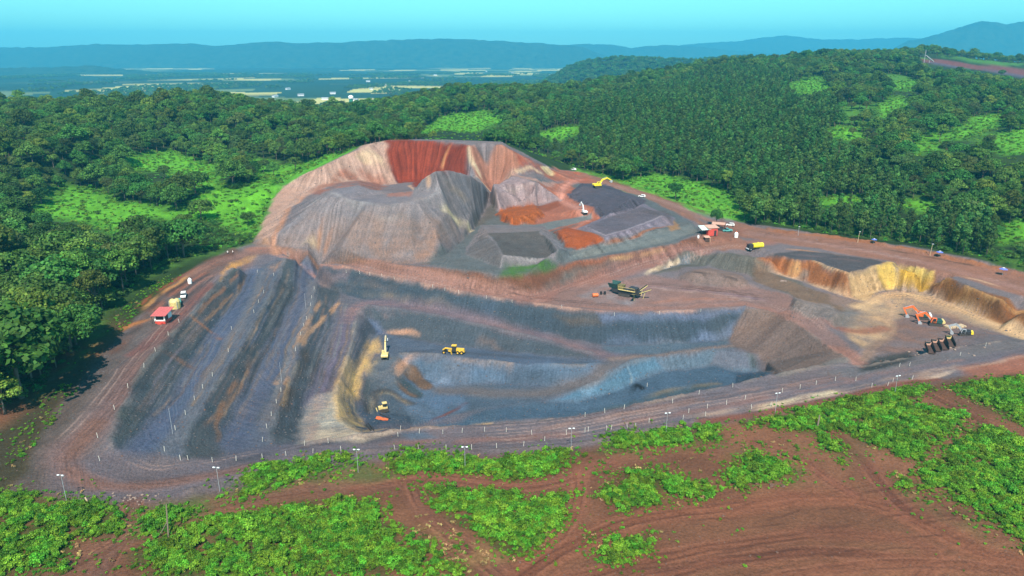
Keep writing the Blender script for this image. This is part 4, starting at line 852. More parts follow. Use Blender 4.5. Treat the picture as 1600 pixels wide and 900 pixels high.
# ------------------------------------------------------------------ foliage
def leaf_mat(name, rgb, tr=0.22):
    m, t, b = new_mat(name)
    at = t.nodes.new("ShaderNodeAttribute"); at.attribute_name = "leaf"
    oi = t.nodes.new("ShaderNodeObjectInfo")
    hs = t.nodes.new("ShaderNodeHueSaturation")
    mr = t.nodes.new("ShaderNodeMapRange"); mr.inputs[3].default_value = 0.462; mr.inputs[4].default_value = 0.522
    t.links.new(oi.outputs["Random"], mr.inputs[0]); t.links.new(mr.outputs[0], hs.inputs["Hue"])
    ml = t.nodes.new("ShaderNodeMath"); ml.operation = 'MULTIPLY'; ml.inputs[1].default_value = 7.31
    fr = t.nodes.new("ShaderNodeMath"); fr.operation = 'FRACT'
    mr2 = t.nodes.new("ShaderNodeMapRange"); mr2.inputs[3].default_value = 0.55; mr2.inputs[4].default_value = 1.5
    t.links.new(oi.outputs["Random"], ml.inputs[0]); t.links.new(ml.outputs[0], fr.inputs[0]); t.links.new(fr.outputs[0], mr2.inputs[0]); t.links.new(mr2.outputs[0], hs.inputs["Value"])
    mx = t.nodes.new("ShaderNodeMix"); mx.data_type = 'RGBA'; mx.blend_type = 'MULTIPLY'; mx.inputs[0].default_value = 1; mx.inputs[7].default_value = (*rgb, 1)
    t.links.new(at.outputs["Color"], mx.inputs[6]); t.links.new(mx.outputs[2], hs.inputs["Color"])
    t.links.new(hs.outputs[0], b.inputs["Base Color"]); b.inputs["Roughness"].default_value = 0.65; b.inputs["Specular IOR Level"].default_value = 0.2
    tl = t.nodes.new("ShaderNodeBsdfTranslucent"); t.links.new(hs.outputs[0], tl.inputs[0])
    ms = t.nodes.new("ShaderNodeMixShader"); ms.inputs[0].default_value = tr
    out = t.nodes["Material Output"]
    t.links.new(b.outputs[0], ms.inputs[1]); t.links.new(tl.outputs[0], ms.inputs[2]); t.links.new(ms.outputs[0], out.inputs[0])
    return m
LEAF = leaf_mat("forest_leaves", (0.046, 0.130, 0.020)); LEAFP = leaf_mat("plantation_leaves", (0.048, 0.128, 0.024)); LEAFB = leaf_mat("shrub_leaves", (0.105, 0.285, 0.020), 0.3)
LEAFD = leaf_mat("dry_leaves", (0.30, 0.22, 0.085), 0.1); LEAFG = leaf_mat("meadow_leaves", (0.105, 0.285, 0.030), 0.35); LEAFF = leaf_mat("blossom_leaves", (0.36, 0.44, 0.20), 0.2)
BARK = plain_mat("bark", (0.16, 0.12, 0.09), 0.9)
def leaves(lobes, nq, size, seed, spread=0.5, up=0.25):
    g = np.random.default_rng(seed)
    C, Nn, Sz, B = [], [], [], []
    for (cx, cy, cz, r, sq) in lobes:
        k = max(6, int(nq * g.uniform(0.8, 1.2)))
        d = g.normal(size=(k, 3)); d /= np.linalg.norm(d, axis=1)[:, None]
        d[:, 2] = np.where(d[:, 2] < -0.35, -d[:, 2], d[:, 2])
        rad = r * g.uniform(0.72, 1.06, k)[:, None]
        C.append(np.array((cx, cy, cz)) + d * rad * np.array((1, 1, sq)))
        n = d + g.normal(scale=spread, size=(k, 3)) + np.array((0, 0, up)); n /= np.linalg.norm(n, axis=1)[:, None]
        Nn.append(n); Sz.append(size * g.uniform(0.6, 1.35, k))
        lb = g.uniform(0.78, 1.22); b = np.clip(lb * g.normal(1.0, 0.30, k), 0.3, 2.2)
        hue = g.normal(0, 0.10, k)
        B.append(np.stack([b * (1 + hue), b, b * (1 - hue * .6)], 1))
    C = np.concatenate(C); Nn = np.concatenate(Nn); Sz = np.concatenate(Sz)[:, None]; B = np.concatenate(B)
    a = np.cross(Nn, g.normal(size=Nn.shape)); a /= np.linalg.norm(a, axis=1)[:, None] + 1e-9
    b = np.cross(Nn, a)
    co = np.stack([C - a * Sz * .5 - b * Sz * .33, C + a * Sz * .5 - b * Sz * .33, C + a * Sz * .4 + b * Sz * .4, C - a * Sz * .4 + b * Sz * .4], 1)
    return co.reshape(-1, 3), np.repeat(B, 4, 0)
def tube(pts, rad, n=6):
    co, f = [], []
    for i, (p, r) in enumerate(zip(pts, rad)):
        p = Vector(p); d = (Vector(pts[min(i + 1, len(pts) - 1)]) - Vector(pts[max(i - 1, 0)])).normalized()
        s = d.orthogonal().normalized(); u = d.cross(s)
        for k in range(n):
            an = 2 * math.pi * k / n; co.append(tuple(p + (s * math.cos(an) + u * math.sin(an)) * r))
        if i:
            b0, b1 = (i - 1) * n, i * n
            for k in range(n): f.append((b0 + k, b0 + (k + 1) % n, b1 + (k + 1) % n, b1 + k))
    f.append(tuple(range(n - 1, -1, -1))); f.append(tuple((len(pts) - 1) * n + k for k in range(n)))
    return co, f
def merge(parts):
    co, f = [], []
    for c, q in parts:
        b = len(co); co += list(c); f += [tuple(i + b for i in t) for t in q]
    return co, f
def tree_meshes(seed, w, h, kind):
    g = np.random.default_rng(seed); lobes = []
    if kind == 'broad':
        for i in range(int(g.integers(20, 28)) if w < 16 else 44):
            d = g.normal(size=3); d /= np.linalg.norm(d); d[2] = abs(d[2]) * 0.95 - 0.22
            k = g.uniform(0.55, 0.86)
            r = w * g.uniform(0.13, 0.21) * (1 if w < 16 else .72)
            lobes.append((d[0] * w * .5 * k, d[1] * w * .5 * k, h * 0.55 + d[2] * h * 0.40 * k / .8, r, 0.78))
        lobes.append((0, 0, h * 0.62, w * 0.27, 0.8))
        lc, lb = leaves(lobes, 95 if w < 16 else 230, w * (0.050 if w < 16 else 0.030), seed)
        br = [((0, 0, h * .3), (d_[0] * .7, d_[1] * .7, d_[2])) for d_ in lobes[:7]]
        parts = [tube([(0, 0, -1.2), (0.1, 0, h * .2), (0.0, 0.1, h * .36), (0, 0, h * .6)], [w * .03, w * .022, w * .018, w * .006])]
    else:
        n = 11
        for i in range(n):
            t = i / (n - 1); rr = w * 0.5 * (0.62 + 0.45 * math.sin(math.pi * min(1, t * .9 + .15))) * (1 - 0.55 * t)
            an = g.uniform(0, 6.28); o = g.uniform(0.2, 0.75) * rr
            lobes.append((math.cos(an) * o, math.sin(an) * o, h * (0.34 + 0.60 * t), w * g.uniform(0.20, 0.30) * (1 - .25 * t), 0.9))
        lc, lb = leaves(lobes, 70, w * 0.095, seed, up=0.1)
        br = [((0, 0, h * .4), (d_[0], d_[1], d_[2])) for d_ in lobes[:3]]
        parts = [tube([(0, 0, -1.2), (0.08, 0, h * .4), (0, 0, h * .85)], [w * .030, w * .024, w * .008])]
    for a, b in br: parts.append(tube([a, ((a[0] + b[0]) * .5, (a[1] + b[1]) * .5, (a[2] + b[2]) * .5 + .4), b], [w * .012, w * .009, w * .004], 5))
    return lc, lb, merge(parts)
def leaf_mesh(name, lc, lb, mat, extra=None):
    n = len(lc) // 4; f = np.arange(n * 4).reshape(n, 4)
    if extra is None:
        me = mesh_from(name, lc, f, 4); set_col(me, "leaf", lb); me.materials.append(mat); return me
    tc, tf = extra
    me = bpy.data.meshes.new(name); b = len(lc)
    me.from_pydata([tuple(v) for v in lc] + [tuple(v) for v in tc], [], [tuple(map(int, t)) for t in f] + [tuple(i + b for i in t) for t in tf])
    set_col(me, "leaf", np.concatenate([lb, np.ones((len(tc), 3))])); me.materials.append(mat); me.materials.append(BARK)
    me.polygons.foreach_set("material_index", np.array([0] * n + [1] * len(tf), np.int32))
    return me
def trunk_mesh(name, tr):
    me = bpy.data.meshes.new(name); me.from_pydata(tr[0], [], tr[1]); me.materials.append(BARK)
    me.polygons.foreach_set("use_smooth", np.ones(len(tr[1]), bool)); return me
PRO = {}
def make_protos(key, n, w, h, kind, mat, seed):
    out = []
    for i in range(n):
        lc, lb, tr = tree_meshes(seed + i, w * (1 + 0.12 * ((i % 3) - 1)), h, kind)
        out.append(dict(crown=leaf_mesh("crown", lc, lb, mat), trunk=trunk_mesh("trunk", tr), whole=leaf_mesh("tree", lc, lb, mat, tr)))
    PRO[key] = out
make_protos('broad', 6, 13.0, 14.0, 'broad', LEAF, 100)
LEAF2 = leaf_mat("light_forest_leaves", (0.082, 0.165, 0.022)); LEAF3 = leaf_mat("olive_forest_leaves", (0.060, 0.108, 0.026))
make_protos('b2', 2, 11.0, 15.5, 'broad', LEAF2, 130); make_protos('b3', 2, 10.0, 12.0, 'broad', LEAF3, 140); PRO['broad'] += PRO['b2'] + PRO['b3']
make_protos('giant', 1, 21.0, 14.0, 'broad', LEAF, 160)
make_protos('plant', 5, 7.0, 15.5, 'slim', LEAFP, 200)
make_protos('blossom', 1, 9.0, 11.0, 'broad', LEAFF, 300)
def shrub_mesh(seed, mat, w, h, nl, nq, sz):
    g = np.random.default_rng(seed)
    lobes = [(g.normal(0, w * .24), g.normal(0, w * .24), h * g.uniform(.3, .75), w * g.uniform(.2, .32), 0.85) for _ in range(nl)]
    lc, lb = leaves(lobes, nq, sz, seed, spread=0.7, up=0.4)
    return leaf_mesh("shrub", lc, lb, mat)
SHRUB = [shrub_mesh(400 + i, LEAFB, 2.2, 1.7, 8, 64, 0.21) for i in range(5)]
DRY = [shrub_mesh(450 + i, LEAFD, 1.5, 0.6, 5, 26, 0.17) for i in range(2)]
SCRUB = [shrub_mesh(480 + i, LEAFG, 3.0, 1.3, 6, 22, 0.6) for i in range(4)]

def proto_collection(name, meshes):
    c = bpy.data.collections.new(name)
    for i, me in enumerate(meshes):
        o = bpy.data.objects.new("%s_%02d" % (name, i), me); c.objects.link(o)
    return c
def scatter(name, pts, scl, rot, idx, meshes, label=None):
    me = bpy.data.meshes.new(name); me.vertices.add(len(pts)); me.vertices.foreach_set("co", np.asarray(pts, np.float32).ravel())
    for an, ty, data in (("scl", 'FLOAT', scl), ("rot", 'FLOAT', rot), ("idx", 'INT', idx)):
        a = me.attributes.new(an, ty, 'POINT'); a.data.foreach_set("value", np.asarray(data))
    o = bpy.data.objects.new(name, me); COLL.objects.link(o); o["kind"] = "stuff"
    if label: o["label"] = label
    g = bpy.data.node_groups.new(name + "_scatter", 'GeometryNodeTree')
    g.interface.new_socket("Geometry", in_out='INPUT', socket_type='NodeSocketGeometry'); g.interface.new_socket("Geometry", in_out='OUTPUT', socket_type='NodeSocketGeometry')
    gi = g.nodes.new("NodeGroupInput"); go = g.nodes.new("NodeGroupOutput"); ip = g.nodes.new("GeometryNodeInstanceOnPoints"); ci = g.nodes.new("GeometryNodeCollectionInfo")
    ci.inputs["Collection"].default_value = proto_collection(name + "_kind", meshes); ci.inputs["Separate Children"].default_value = True; ci.inputs["Reset Children"].default_value = True
    def na(n, t):
        x = g.nodes.new("GeometryNodeInputNamedAttribute"); x.data_type = t; x.inputs[0].default_value = n; return x.outputs[0]
    cx = g.nodes.new("ShaderNodeCombineXYZ"); g.links.new(na("rot", 'FLOAT'), cx.inputs[2])
    g.links.new(gi.outputs[0], ip.inputs["Points"]); g.links.new(ci.outputs[0], ip.inputs["Instance"]); ip.inputs["Pick Instance"].default_value = True
    g.links.new(na("idx", 'INT'), ip.inputs["Instance Index"]); g.links.new(cx.outputs[0], ip.inputs["Rotation"]); g.links.new(na("scl", 'FLOAT'), ip.inputs["Scale"])
    g.links.new(ip.outputs[0], go.inputs[0])
    md = o.modifiers.new("scatter", 'NODES'); md.node_group = g
    return o
def jitter(x0, x1, y0, y1, s):
    nx, ny = int((x1 - x0) / s), int((y1 - y0) / s)
    gx, gy = np.meshgrid(np.arange(nx), np.arange(ny))
    x = x0 + (gx + 0.5 * (gy % 2) + rng.uniform(-.42, .42, gx.shape)) * s; y = y0 + (gy + rng.uniform(-.42, .42, gx.shape)) * s
    return x.ravel(), y.ravel()
def inview(x, y, mar=0.06):
    d = y * CT + CAM_H * ST
    return (np.abs(x / d) < 800 / FPX + mar) & (y > 60)
def inside(px, x, y): return sdist(hits(px), x, y) < 0

EXW = list(map(tuple, hits([(-260,715),(0,668),(60,615),(130,550),(172,493),(217,443),(287,407),(362,389),(398,377),(425,310),(445,284),(500,256),(545,236)]))) + [W(560,600,0)[:2], W(600,622,0)[:2], W(790,618,0)[:2], W(850,640,0)[:2]] + list(map(tuple, hits([(905,261),(960,280),(1060,315),(1150,344),(1300,366),(1420,381),(1600,421),(1800,466)]))) + [(420,40), (-330,40)]
EXW = np.array(EXW)
MEADW = [hits(m) for m in MEAD]
def project(x, y, z):
    d = y * CT + (CAM_H - z) * ST
    return 800 + FPX * x / d, 450 - FPX * (y * ST - (CAM_H - z) * CT) / d
def clear_of_meadows(x, y, h):           # true where a tree of height h leaves every meadow in sight
    ok = np.ones(x.shape, bool); z = zat(x, y)
    for fr, sx in ((0.05, 0), (0.45, -5), (0.45, 5), (0.9, 0)):
        a, b = project(x + sx, y, z + h * fr)
        a = a + 7 * fbm(x / 25, y / 25, 3, 2); b = b + 5 * fbm(x / 25, y / 25, 4, 2)
        for m in MEAD + [[(1436,85),(1520,93),(1640,104),(1640,122),(1520,112),(1446,101)]]: ok &= sdist(np.array(m, float), a, b) > 0
    return ok
PLANT = hits([(820,215),(900,170),(1010,142),(1150,108),(1260,128),(1310,185),(1335,255),(1450,320),(1600,395),(1700,440),(1600,420),(1420,380),(1300,366),(1195,360),(1178,325),(1130,290),(1000,268),(905,254),(840,235)])
x, y = jitter(-1350, 1800, 190, 2150, 9.0)
k = inview(x, y); x, y = x[k], y[k]
dEX = sdist(EXW, x, y); k = dEX > 1.5; x, y = x[k], y[k]
dP = sdist(PLANT, x, y); dM = np.full(x.shape, 1e3)
for m in MEADW: dM = np.minimum(dM, sdist(m, x + 9 * fbm(x / 30, y / 30, 3, 2), y + 9 * fbm(x / 30, y / 30, 4, 2)))
m2d = sdist(np.array(m2), x, y)
dens = fbm(x / 70, y / 70, 15, 3)
rightup = sstep(0, 200, x - 150) * sstep(500, 800, y)
thin = rng.random(x.shape) < np.clip(0.96 - 0.82 * rightup * sstep(-0.05, 0.3, dens), 0.1, 1)
k = (dP > 0) & (m2d > 6) & thin & (clear_of_meadows(x, y, 18.5) | (rng.random(x.shape) < 0.006)) & (np.hypot(x, y) < np.where(x > 700, 2150, 1850))
bx, by = x[k], y[k]; rr = np.hypot(bx, by)
bs = rng.uniform(0.5, 1.22, bx.shape) * np.where(rr < 480, 1.15, 1.0) * np.where((bx < 0) & (rr < 420), 1.2, 1.0)
bs *= np.where(rng.random(bx.shape) < 0.07, 1.4, 1.0)
x, y = jitter(-100, 1300, 300, 1700, 6.4)
k = inview(x, y); x, y = x[k], y[k]
k = (sdist(PLANT, x, y) < 0) & (sdist(EXW, x, y) > 1.5); x, y = x[k], y[k]
dM = np.full(x.shape, 1e3)
for m in MEADW: dM = np.minimum(dM, sdist(m, x, y))
k = (dM > 0) & clear_of_meadows(x, y, 15.0); qx, qy = x[k], y[k]
qs = rng.uniform(0.75, 1.15, qx.shape)
# trees with a place of their own: photo foot (x, y), height in photo pixels, label
def single_tree(px, py, hpx, label, key='broad', var=0, wide=1.0, grp=None):
    w = hit(px, py); z = float(zat(w[0], w[1])); dist = math.sqrt(w[0] ** 2 + w[1] ** 2 + (CAM_H - z) ** 2)
    h = hpx * dist / FPX * (0.80 if key != 'giant' else 0.64); pr = PRO[key][var % len(PRO[key])]; base = 14.0 if key != 'plant' else 15.5
    return add_tree((w[0], w[1], z), h / base, rng.uniform(0, 6.28), pr, label, grp, wide, key)
def add_tree(loc, s, rot, pr, label, grp=None, wide=1.0, key='broad'):
    e = bpy.data.objects.new("broadleaf_tree" if key != 'plant' else "plantation_tree", None); COLL.objects.link(e)
    e.location = loc; e.rotation_euler = (0, 0, rot); e.scale = (s * wide, s * wide, s); e.empty_display_size = 0.5
    tag(e, label, "tree", grp)
    for n in ("trunk", "crown"):
        c = bpy.data.objects.new(n, pr[n]); COLL.objects.link(c); c.parent = e
    return e
SOLO = [(112,550,112,"widest spreading tree at the forest edge, left of the red roofed hut",'giant',0,1.0),
 (283,316,54,"tall dark tree with bare trunk in the middle of the left meadow",'broad',1,1.0), (306,303,44,"dark tree behind the tall bare trunked tree in the left meadow",'broad',2,1.1),
 (315,345,42,"low round tree in the left meadow, nearest to the tree belt",'broad',3,1.4), (366,288,38,"broad round tree at the far right end of the left meadow",'broad',4,1.35),
 (195,312,40,"left one of three upright trees at the meadow edge",'broad',5,0.8), (218,318,40,"middle one of three upright trees at the meadow edge",'broad',0,0.75), (246,322,36,"right one of three upright trees at the meadow edge",'broad',1,0.85),
 (388,352,26,"small tree on the grass bank beside the cream track",'broad',2,0.9), (462,268,30,"round tree on bright grass left of the red quarry hill",'broad',3,1.1), (412,270,26,"open small tree with visible trunk above the left meadow",'broad',4,1.0), (428,275,26,"small tree touching its neighbour above the left meadow",'broad',5,0.9),
 (1119,354,37,"lone slim tree standing behind the red shed",'broad',2,0.62), (1055,312,36,"small open tree in the grass between road and plantation",'broad',4,0.85), (972,280,42,"large pale crowned tree beside the bright grass strip",'broad',1,1.25), (1012,275,26,"middling tree at the plantation edge behind the grass strip",'broad',3,1.0),
 (1180,352,52,"tall leaning tree at the plantation corner by the grass strip",'plant',1,1.5), (1163,342,36,"slim tree with bare stem at the right end of the grass strip",'plant',2,1.2), (375,383,22,"narrow young tree by the track where the two people stand",'plant',3,1.0)]
for s_ in SOLO: single_tree(s_[0], s_[1], s_[2], s_[3], s_[4], s_[5], s_[6])
# the largest of each kind as trees of their own, the rest as one mass
def population(X, Y, Sc, key, nmax, labels, stuff_name):
    zz_ = zat(X, Y); app = Sc / np.sqrt(X ** 2 + Y ** 2 + (CAM_H - zz_) ** 2); app = np.where(inview(X, Y, -0.01), app, 0)
    order = np.argsort(-app); top = order[:nmax]; rest = order[nmax:]
    pr = PRO[key]
    for i in top:
        lb, gp = labels(X[i], Y[i]); add_tree((X[i], Y[i], zz_[i]), Sc[i], rng.uniform(0, 6.28), pr[int(rng.integers(len(pr)))], lb, gp, rng.uniform(0.9, 1.15), key)
    scatter(stuff_name, np.stack([X[rest], Y[rest], zz_[rest]], 1), Sc[rest], rng.uniform(0, 6.28, len(rest)), rng.integers(0, len(pr), len(rest)), [p['whole'] for p in pr])
def lab_b(x, y):
    z = float(zat(x, y)); px, py = project(x, y, z)
    if px < 420:
        if py > 520: return "green broadleaf tree at the lower left forest edge near the road bend", "forest trees at the lower left edge"
        if px < 180 and py > 400: return "dense green broadleaf tree in the left forest around the widest tree", "forest trees around the widest tree"
        if py > 370: return "dark green tree in the belt between the left meadow and the rim road", "trees between the left meadow and the rim road"
        if px < 180: return "green broadleaf tree in the forest at the far left behind the widest tree", "forest trees at the far left"
        return "dark green tree in the woods around the left meadow", "trees around the left meadow"
    if px < 880: return "dark broadleaf tree in the forest behind the quarry hill", "forest trees behind the quarry"
    if py < 330: return "dark broadleaf tree on the hillside right of the plantation", "trees on the right hillside"
    return "dark broadleaf tree in the woods right of the upper road", "forest trees right of the upper road"
def lab_p(x, y):
    z = float(zat(x, y)); px, py = project(x, y, z)
    if px > 1480: return "slim dark tree of the roadside plantation row near the rightmost blue umbrella", "plantation trees near the rightmost umbrella"
    if px > 1300: return "slim dark tree of the roadside plantation row behind the pale lamp poles", "plantation trees behind the lamp poles"
    if px > 1170: return "slim dark tree of the roadside plantation row above the yellow tanker truck", "plantation trees above the tanker truck"
    return "slim dark tree of the dense plantation behind the bright grass strip", "plantation trees behind the grass strip"
population(bx, by, bs, 'broad', 290, lab_b, "distant_forest")
population(qx, qy, qs, 'plant', 295, lab_p, "plantation_forest")
# pale flowering trees dotted over the hills
for i, (px, py) in enumerate([(122,184),(365,163),(192,185),(210,157),(726,140),(600,178),(905,178),(840,128),(275,168),(960,125),(1435,112)]):
    w = hit(px, py); add_tree((w[0], w[1], float(zat(*w))), rng.uniform(0.8, 1.1), rng.uniform(0, 6), PRO['blossom'][0], "pale cream flowering tree standing out of the dark forest canopy", "pale flowering trees on the hills")

# ---- shrubs of the foreground, meadow scrub
SPARSE = [[(350,770),(460,742),(560,720),(640,742),(560,752),(420,768)], [(930,720),(1150,690),(1250,690),(1260,740),(1130,770),(920,780)], [(1400,765),(1480,770),(1570,835),(1590,865),(1480,800)], [(60,840),(200,840),(190,890),(90,900)], [(640,790),(720,830),(740,880),(690,860)], [(900,830),(1040,830),(1030,880),(900,880)], [(0,690),(60,640),(100,600),(130,600),(60,690),(20,750)], [(175,500),(225,450),(290,415),(300,420),(235,465),(190,520)], [(215,835),(300,825),(345,795),(330,815),(230,862)]]
x, y = jitter(-170, 330, 84, 330, 1.15)
k = inview(x, y, 0.03) & (y > 95); x, y = x[k], y[k]
dv = np.full(x.shape, 1e3)
wv = 3.6 * fbm(x / 6, y / 6, 33, 3)
for m in VEG: dv = np.minimum(dv, sdist(hits(m), x + wv, y + wv * .7))
ds = np.full(x.shape, 1e3)
for m in SPARSE: ds = np.minimum(ds, sdist(hits(m), x, y))
gap = fbm(x / 5, y / 5, 34, 3)
k = ((dv < 0.8) & (gap > -0.36 + 0.30 * sstep(-3, 1, dv)) & (rng.random(x.shape) < 1 - 0.55 * sstep(-3, 1, dv))) | ((ds < 0) & (rng.random(x.shape) < 0.10) & (gap > 0.0))
sx, sy = x[k], y[k]; inner = sstep(0, 4, -dv[k])
ss = rng.uniform(0.35, 1.0, sx.shape) * (0.7 + 0.45 * inner) * np.where(rng.random(sx.shape) < .10, 1.45, 1)
ss *= np.where(sy > 300, 0.8, 1)
sz = zat(sx, sy); app = ss / np.sqrt(sx ** 2 + sy ** 2 + (CAM_H - sz) ** 2) * np.where(inner < 0.5, 1.2, 1.0); app = np.where(inview(sx, sy, -0.01) & (sy > 128), app, 0)
order = np.argsort(-app); top, rest = order[:300], order[300:]
def lab_s(px, py):
    if px < 205: return "bright green shrub in the thicket at the bottom left corner", "shrubs in the bottom left corner"
    if px < 735 and py > 772:
        if px < 330: return "bright green shrub at the left end of the wide thicket beside the forked dirt track", "shrubs at the left end of the wide thicket"
        if py > 850: return "bright green shrub in the lower part of the wide thicket, at the bottom edge", "shrubs in the lower wide thicket"
        return "bright green shrub in the upper part of the wide thicket under the dirt track", "shrubs in the upper wide thicket"
    if px < 560 and py < 772: return "leafy green shrub in the narrow thicket along the road below the dark benches", "shrubs along the road below the benches"
    if px < 915 and py < 755: return "leafy green shrub in the roadside thicket below the pit floor", "shrubs in the roadside thicket"
    if px < 915: return "leafy green shrub in the triangular thicket right of the forked dirt track", "shrubs in the triangular thicket"
    if px < 1270: return "round green shrub on the bare red soil in the foreground", "shrubs on the red soil"
    return "bright green shrub in the thickets at the lower right", "shrubs at the lower right"
def project(x, y, z):
    d = y * CT + (CAM_H - z) * ST
    return 800 + FPX * x / d, 450 - FPX * (y * ST - (CAM_H - z) * CT) / d
for i in top:
    o = bpy.data.objects.new("shrub", SHRUB[int(rng.integers(5))]); COLL.objects.link(o)
    o.location = (sx[i], sy[i], sz[i] - 0.1); o.rotation_euler = (0, 0, rng.uniform(0, 6.28)); o.scale = (ss[i],) * 3
    lb, gp = lab_s(*project(sx[i], sy[i], sz[i])); tag(o, lb, "shrub", gp)
scatter("scrub_cover", np.stack([sx[rest], sy[rest], sz[rest] - .1], 1), ss[rest], rng.uniform(0, 6.28, len(rest)), rng.integers(0, 5, len(rest)), SHRUB)
k = ((dv < 1.5) & (rng.random(x.shape) < .8)) | ((dv < 6) & (rng.random(x.shape) < .22) & (gap > -.1)) | ((ds < 0) & (rng.random(x.shape) < 0.5) & (gap > -.15))
scatter("grass_tufts", np.stack([x[k], y[k], zat(x[k], y[k]) - .05], 1), rng.uniform(.14, .42, k.sum()), rng.uniform(0, 6.28, k.sum()), rng.integers(0, 7, k.sum()), SHRUB + [shrub_mesh(470 + i, LEAFG, 2.0, .9, 6, 30, 0.2) for i in range(2)])
k = (np.abs(dv) < 2.2) & (rng.random(x.shape) < 0.04) | ((ds < 0) & (rng.random(x.shape) < 0.05)) | (inside([(640,800),(720,830),(790,885),(730,895),(660,850)], x, y) & (rng.random(x.shape) < 0.3))
scatter("dry_brush", np.stack([x[k], y[k], zat(x[k], y[k])], 1), rng.uniform(.4, 1.0, k.sum()), rng.uniform(0, 6.28, k.sum()), rng.integers(0, 2, k.sum()), DRY)
x, y = jitter(-700, 800, 300, 1250, 4.6)
k = inview(x, y) & (sdist(EXW, x, y) > 1.0); x, y = x[k], y[k]
dM = np.full(x.shape, 1e3)
for m in MEADW: dM = np.minimum(dM, sdist(m, x, y))
edge = sdist(EXW, x, y)
k = (dM < 6) & (rng.random(x.shape) < .8) | (rng.random(x.shape) < 0.25) | (edge < 9)
x, y = x[k], y[k]
mk = (dM[k] < 0) & (rng.random(len(x)) < .022)
scatter("meadow_bushes", np.stack([x[mk], y[mk], zat(x[mk], y[mk]) - .2], 1), rng.uniform(.35, .9, mk.sum()), rng.uniform(0, 6.28, mk.sum()), rng.integers(0, 3, mk.sum()), [shrub_mesh(520 + i, LEAF, 4.2, 3.4, 9, 42, 0.42) for i in range(3)])
scatter("meadow_scrub", np.stack([x, y, zat(x, y) - .15], 1), rng.uniform(.35, 1.0, len(x)), rng.uniform(0, 6.28, len(x)), rng.integers(0, 4, len(x)), SCRUB)
UNDER = [shrub_mesh(500 + i, LEAF, 4.2, 3.4, 9, 42, 0.42) for i in range(4)]
x, y = jitter(-420, 520, 185, 560, 3.4)
k = inview(x, y); x, y = x[k], y[k]; edge = sdist(EXW, x, y)
k = (edge > 1.0) & (edge < 42) & (rng.random(x.shape) < np.where(edge < 10, 0.55, 0.5)) & clear_of_meadows(x, y, 3.0); x, y = x[k], y[k]
scatter("understorey", np.stack([x, y, zat(x, y) - .2], 1), rng.uniform(.5, 1.25, len(x)) * np.where(sdist(EXW, x, y) < 6, .7, 1), rng.uniform(0, 6.28, len(x)), rng.integers(0, 4, len(x)), UNDER)
# weeds and clods on the open red soil
x, y = jitter(-170, 330, 90, 300, 2.2)
k = inview(x, y, 0.03) & (sdist(MINE, x, y) > 1.5) & (rng.random(x.shape) < 0.30 * sstep(-0.2, 0.5, fbm(x / 14, y / 14, 88, 3))) ; x, y = x[k], y[k]
scatter("weeds", np.stack([x, y, zat(x, y) - .05], 1), rng.uniform(.12, .42, len(x)), rng.uniform(0, 6.28, len(x)), rng.integers(0, 5, len(x)), SHRUB)
def clod_mesh(seed, CLODM=None):
    CLODM = CLODM or globals()['CLODM']
    g = np.random.default_rng(seed); bm = bmesh.new(); bmesh.ops.create_icosphere(bm, subdivisions=1, radius=1.0)
    for w_ in bm.verts: w_.co *= 1 + g.normal(0, .2); w_.co.z *= .6
    me = bpy.data.meshes.new("clod"); bm.to_mesh(me); bm.free(); me.materials.append(CLODM); return me
CLODM = plain_mat("clod_earth", (0.13, 0.072, 0.05), 0.95, var=0.4)
x, y = jitter(-170, 330, 90, 290, 1.8)
k = inview(x, y, 0.03) & (rng.random(x.shape) < 0.16); x, y = x[k], y[k]
scatter("clods", np.stack([x, y, zat(x, y)], 1), rng.uniform(.08, .26, len(x)) * np.where(rng.random(len(x)) < .05, 1.8, 1), rng.uniform(0, 6.28, len(x)), rng.integers(0, 3, len(x)), [clod_mesh(i) for i in range(3)])
OREM = plain_mat("ore_rubble", (0.11, 0.10, 0.10), 0.95, var=0.5)
x, y = jitter(-260, 330, 190, 520, 2.0)
k = inview(x, y) & (sdist(MINE, x, y) < -3); x, y = x[k], y[k]
def steep(x, y): return np.hypot(zat(x + 1.5, y) - zat(x - 1.5, y), zat(x, y + 1.5) - zat(x, y - 1.5)) / 3
st_ = steep(x, y); lum = rng.random(len(x)); k = lum < np.where(st_ > 0.3, 0.30, 0.06); x, y = x[k], y[k]
scatter("ore_rubble", np.stack([x, y, zat(x, y)], 1), rng.uniform(.12, .38, len(x)) * np.where(rng.random(len(x)) < .05, 1.7, 1), rng.uniform(0, 6.28, len(x)), rng.integers(0, 3, len(x)), [clod_mesh(20 + i, OREM) for i in range(3)])
# woods on the plain and on the hill in the middle distance
x, y = jitter(-3600, 4200, 1900, 6500, 26.0)
k = inview(x, y) & ((fbm(x / 260, y / 420, 66, 3) > 0.16) | (np.hypot(x, y) < 2350)); x, y = x[k], y[k]
scatter("plain_woods", np.stack([x, y, zat(x, y) - 2], 1), rng.uniform(0.8, 1.5, len(x)), rng.uniform(0, 6.28, len(x)), rng.integers(0, 10, len(x)), [p['whole'] for p in PRO['broad']])
fh = [o for o in bpy.data.objects if o.name.startswith("forested_hill")][0]
vco = np.empty(len(fh.data.vertices) * 3, np.float32); fh.data.vertices.foreach_get("co", vco); vco = vco.reshape(26, -1, 3)
tt = rng.uniform(0.2, 14.0, 4200); uu = rng.uniform(0, vco.shape[1] - 1.01, 4200); i0 = tt.astype(int); j0 = uu.astype(int); a = (tt - i0)[:, None]; b = (uu - j0)[:, None]
pts = vco[i0, j0] * (1 - a) * (1 - b) + vco[i0 + 1, j0] * a * (1 - b) + vco[i0, j0 + 1] * (1 - a) * b + vco[i0 + 1, j0 + 1] * a * b
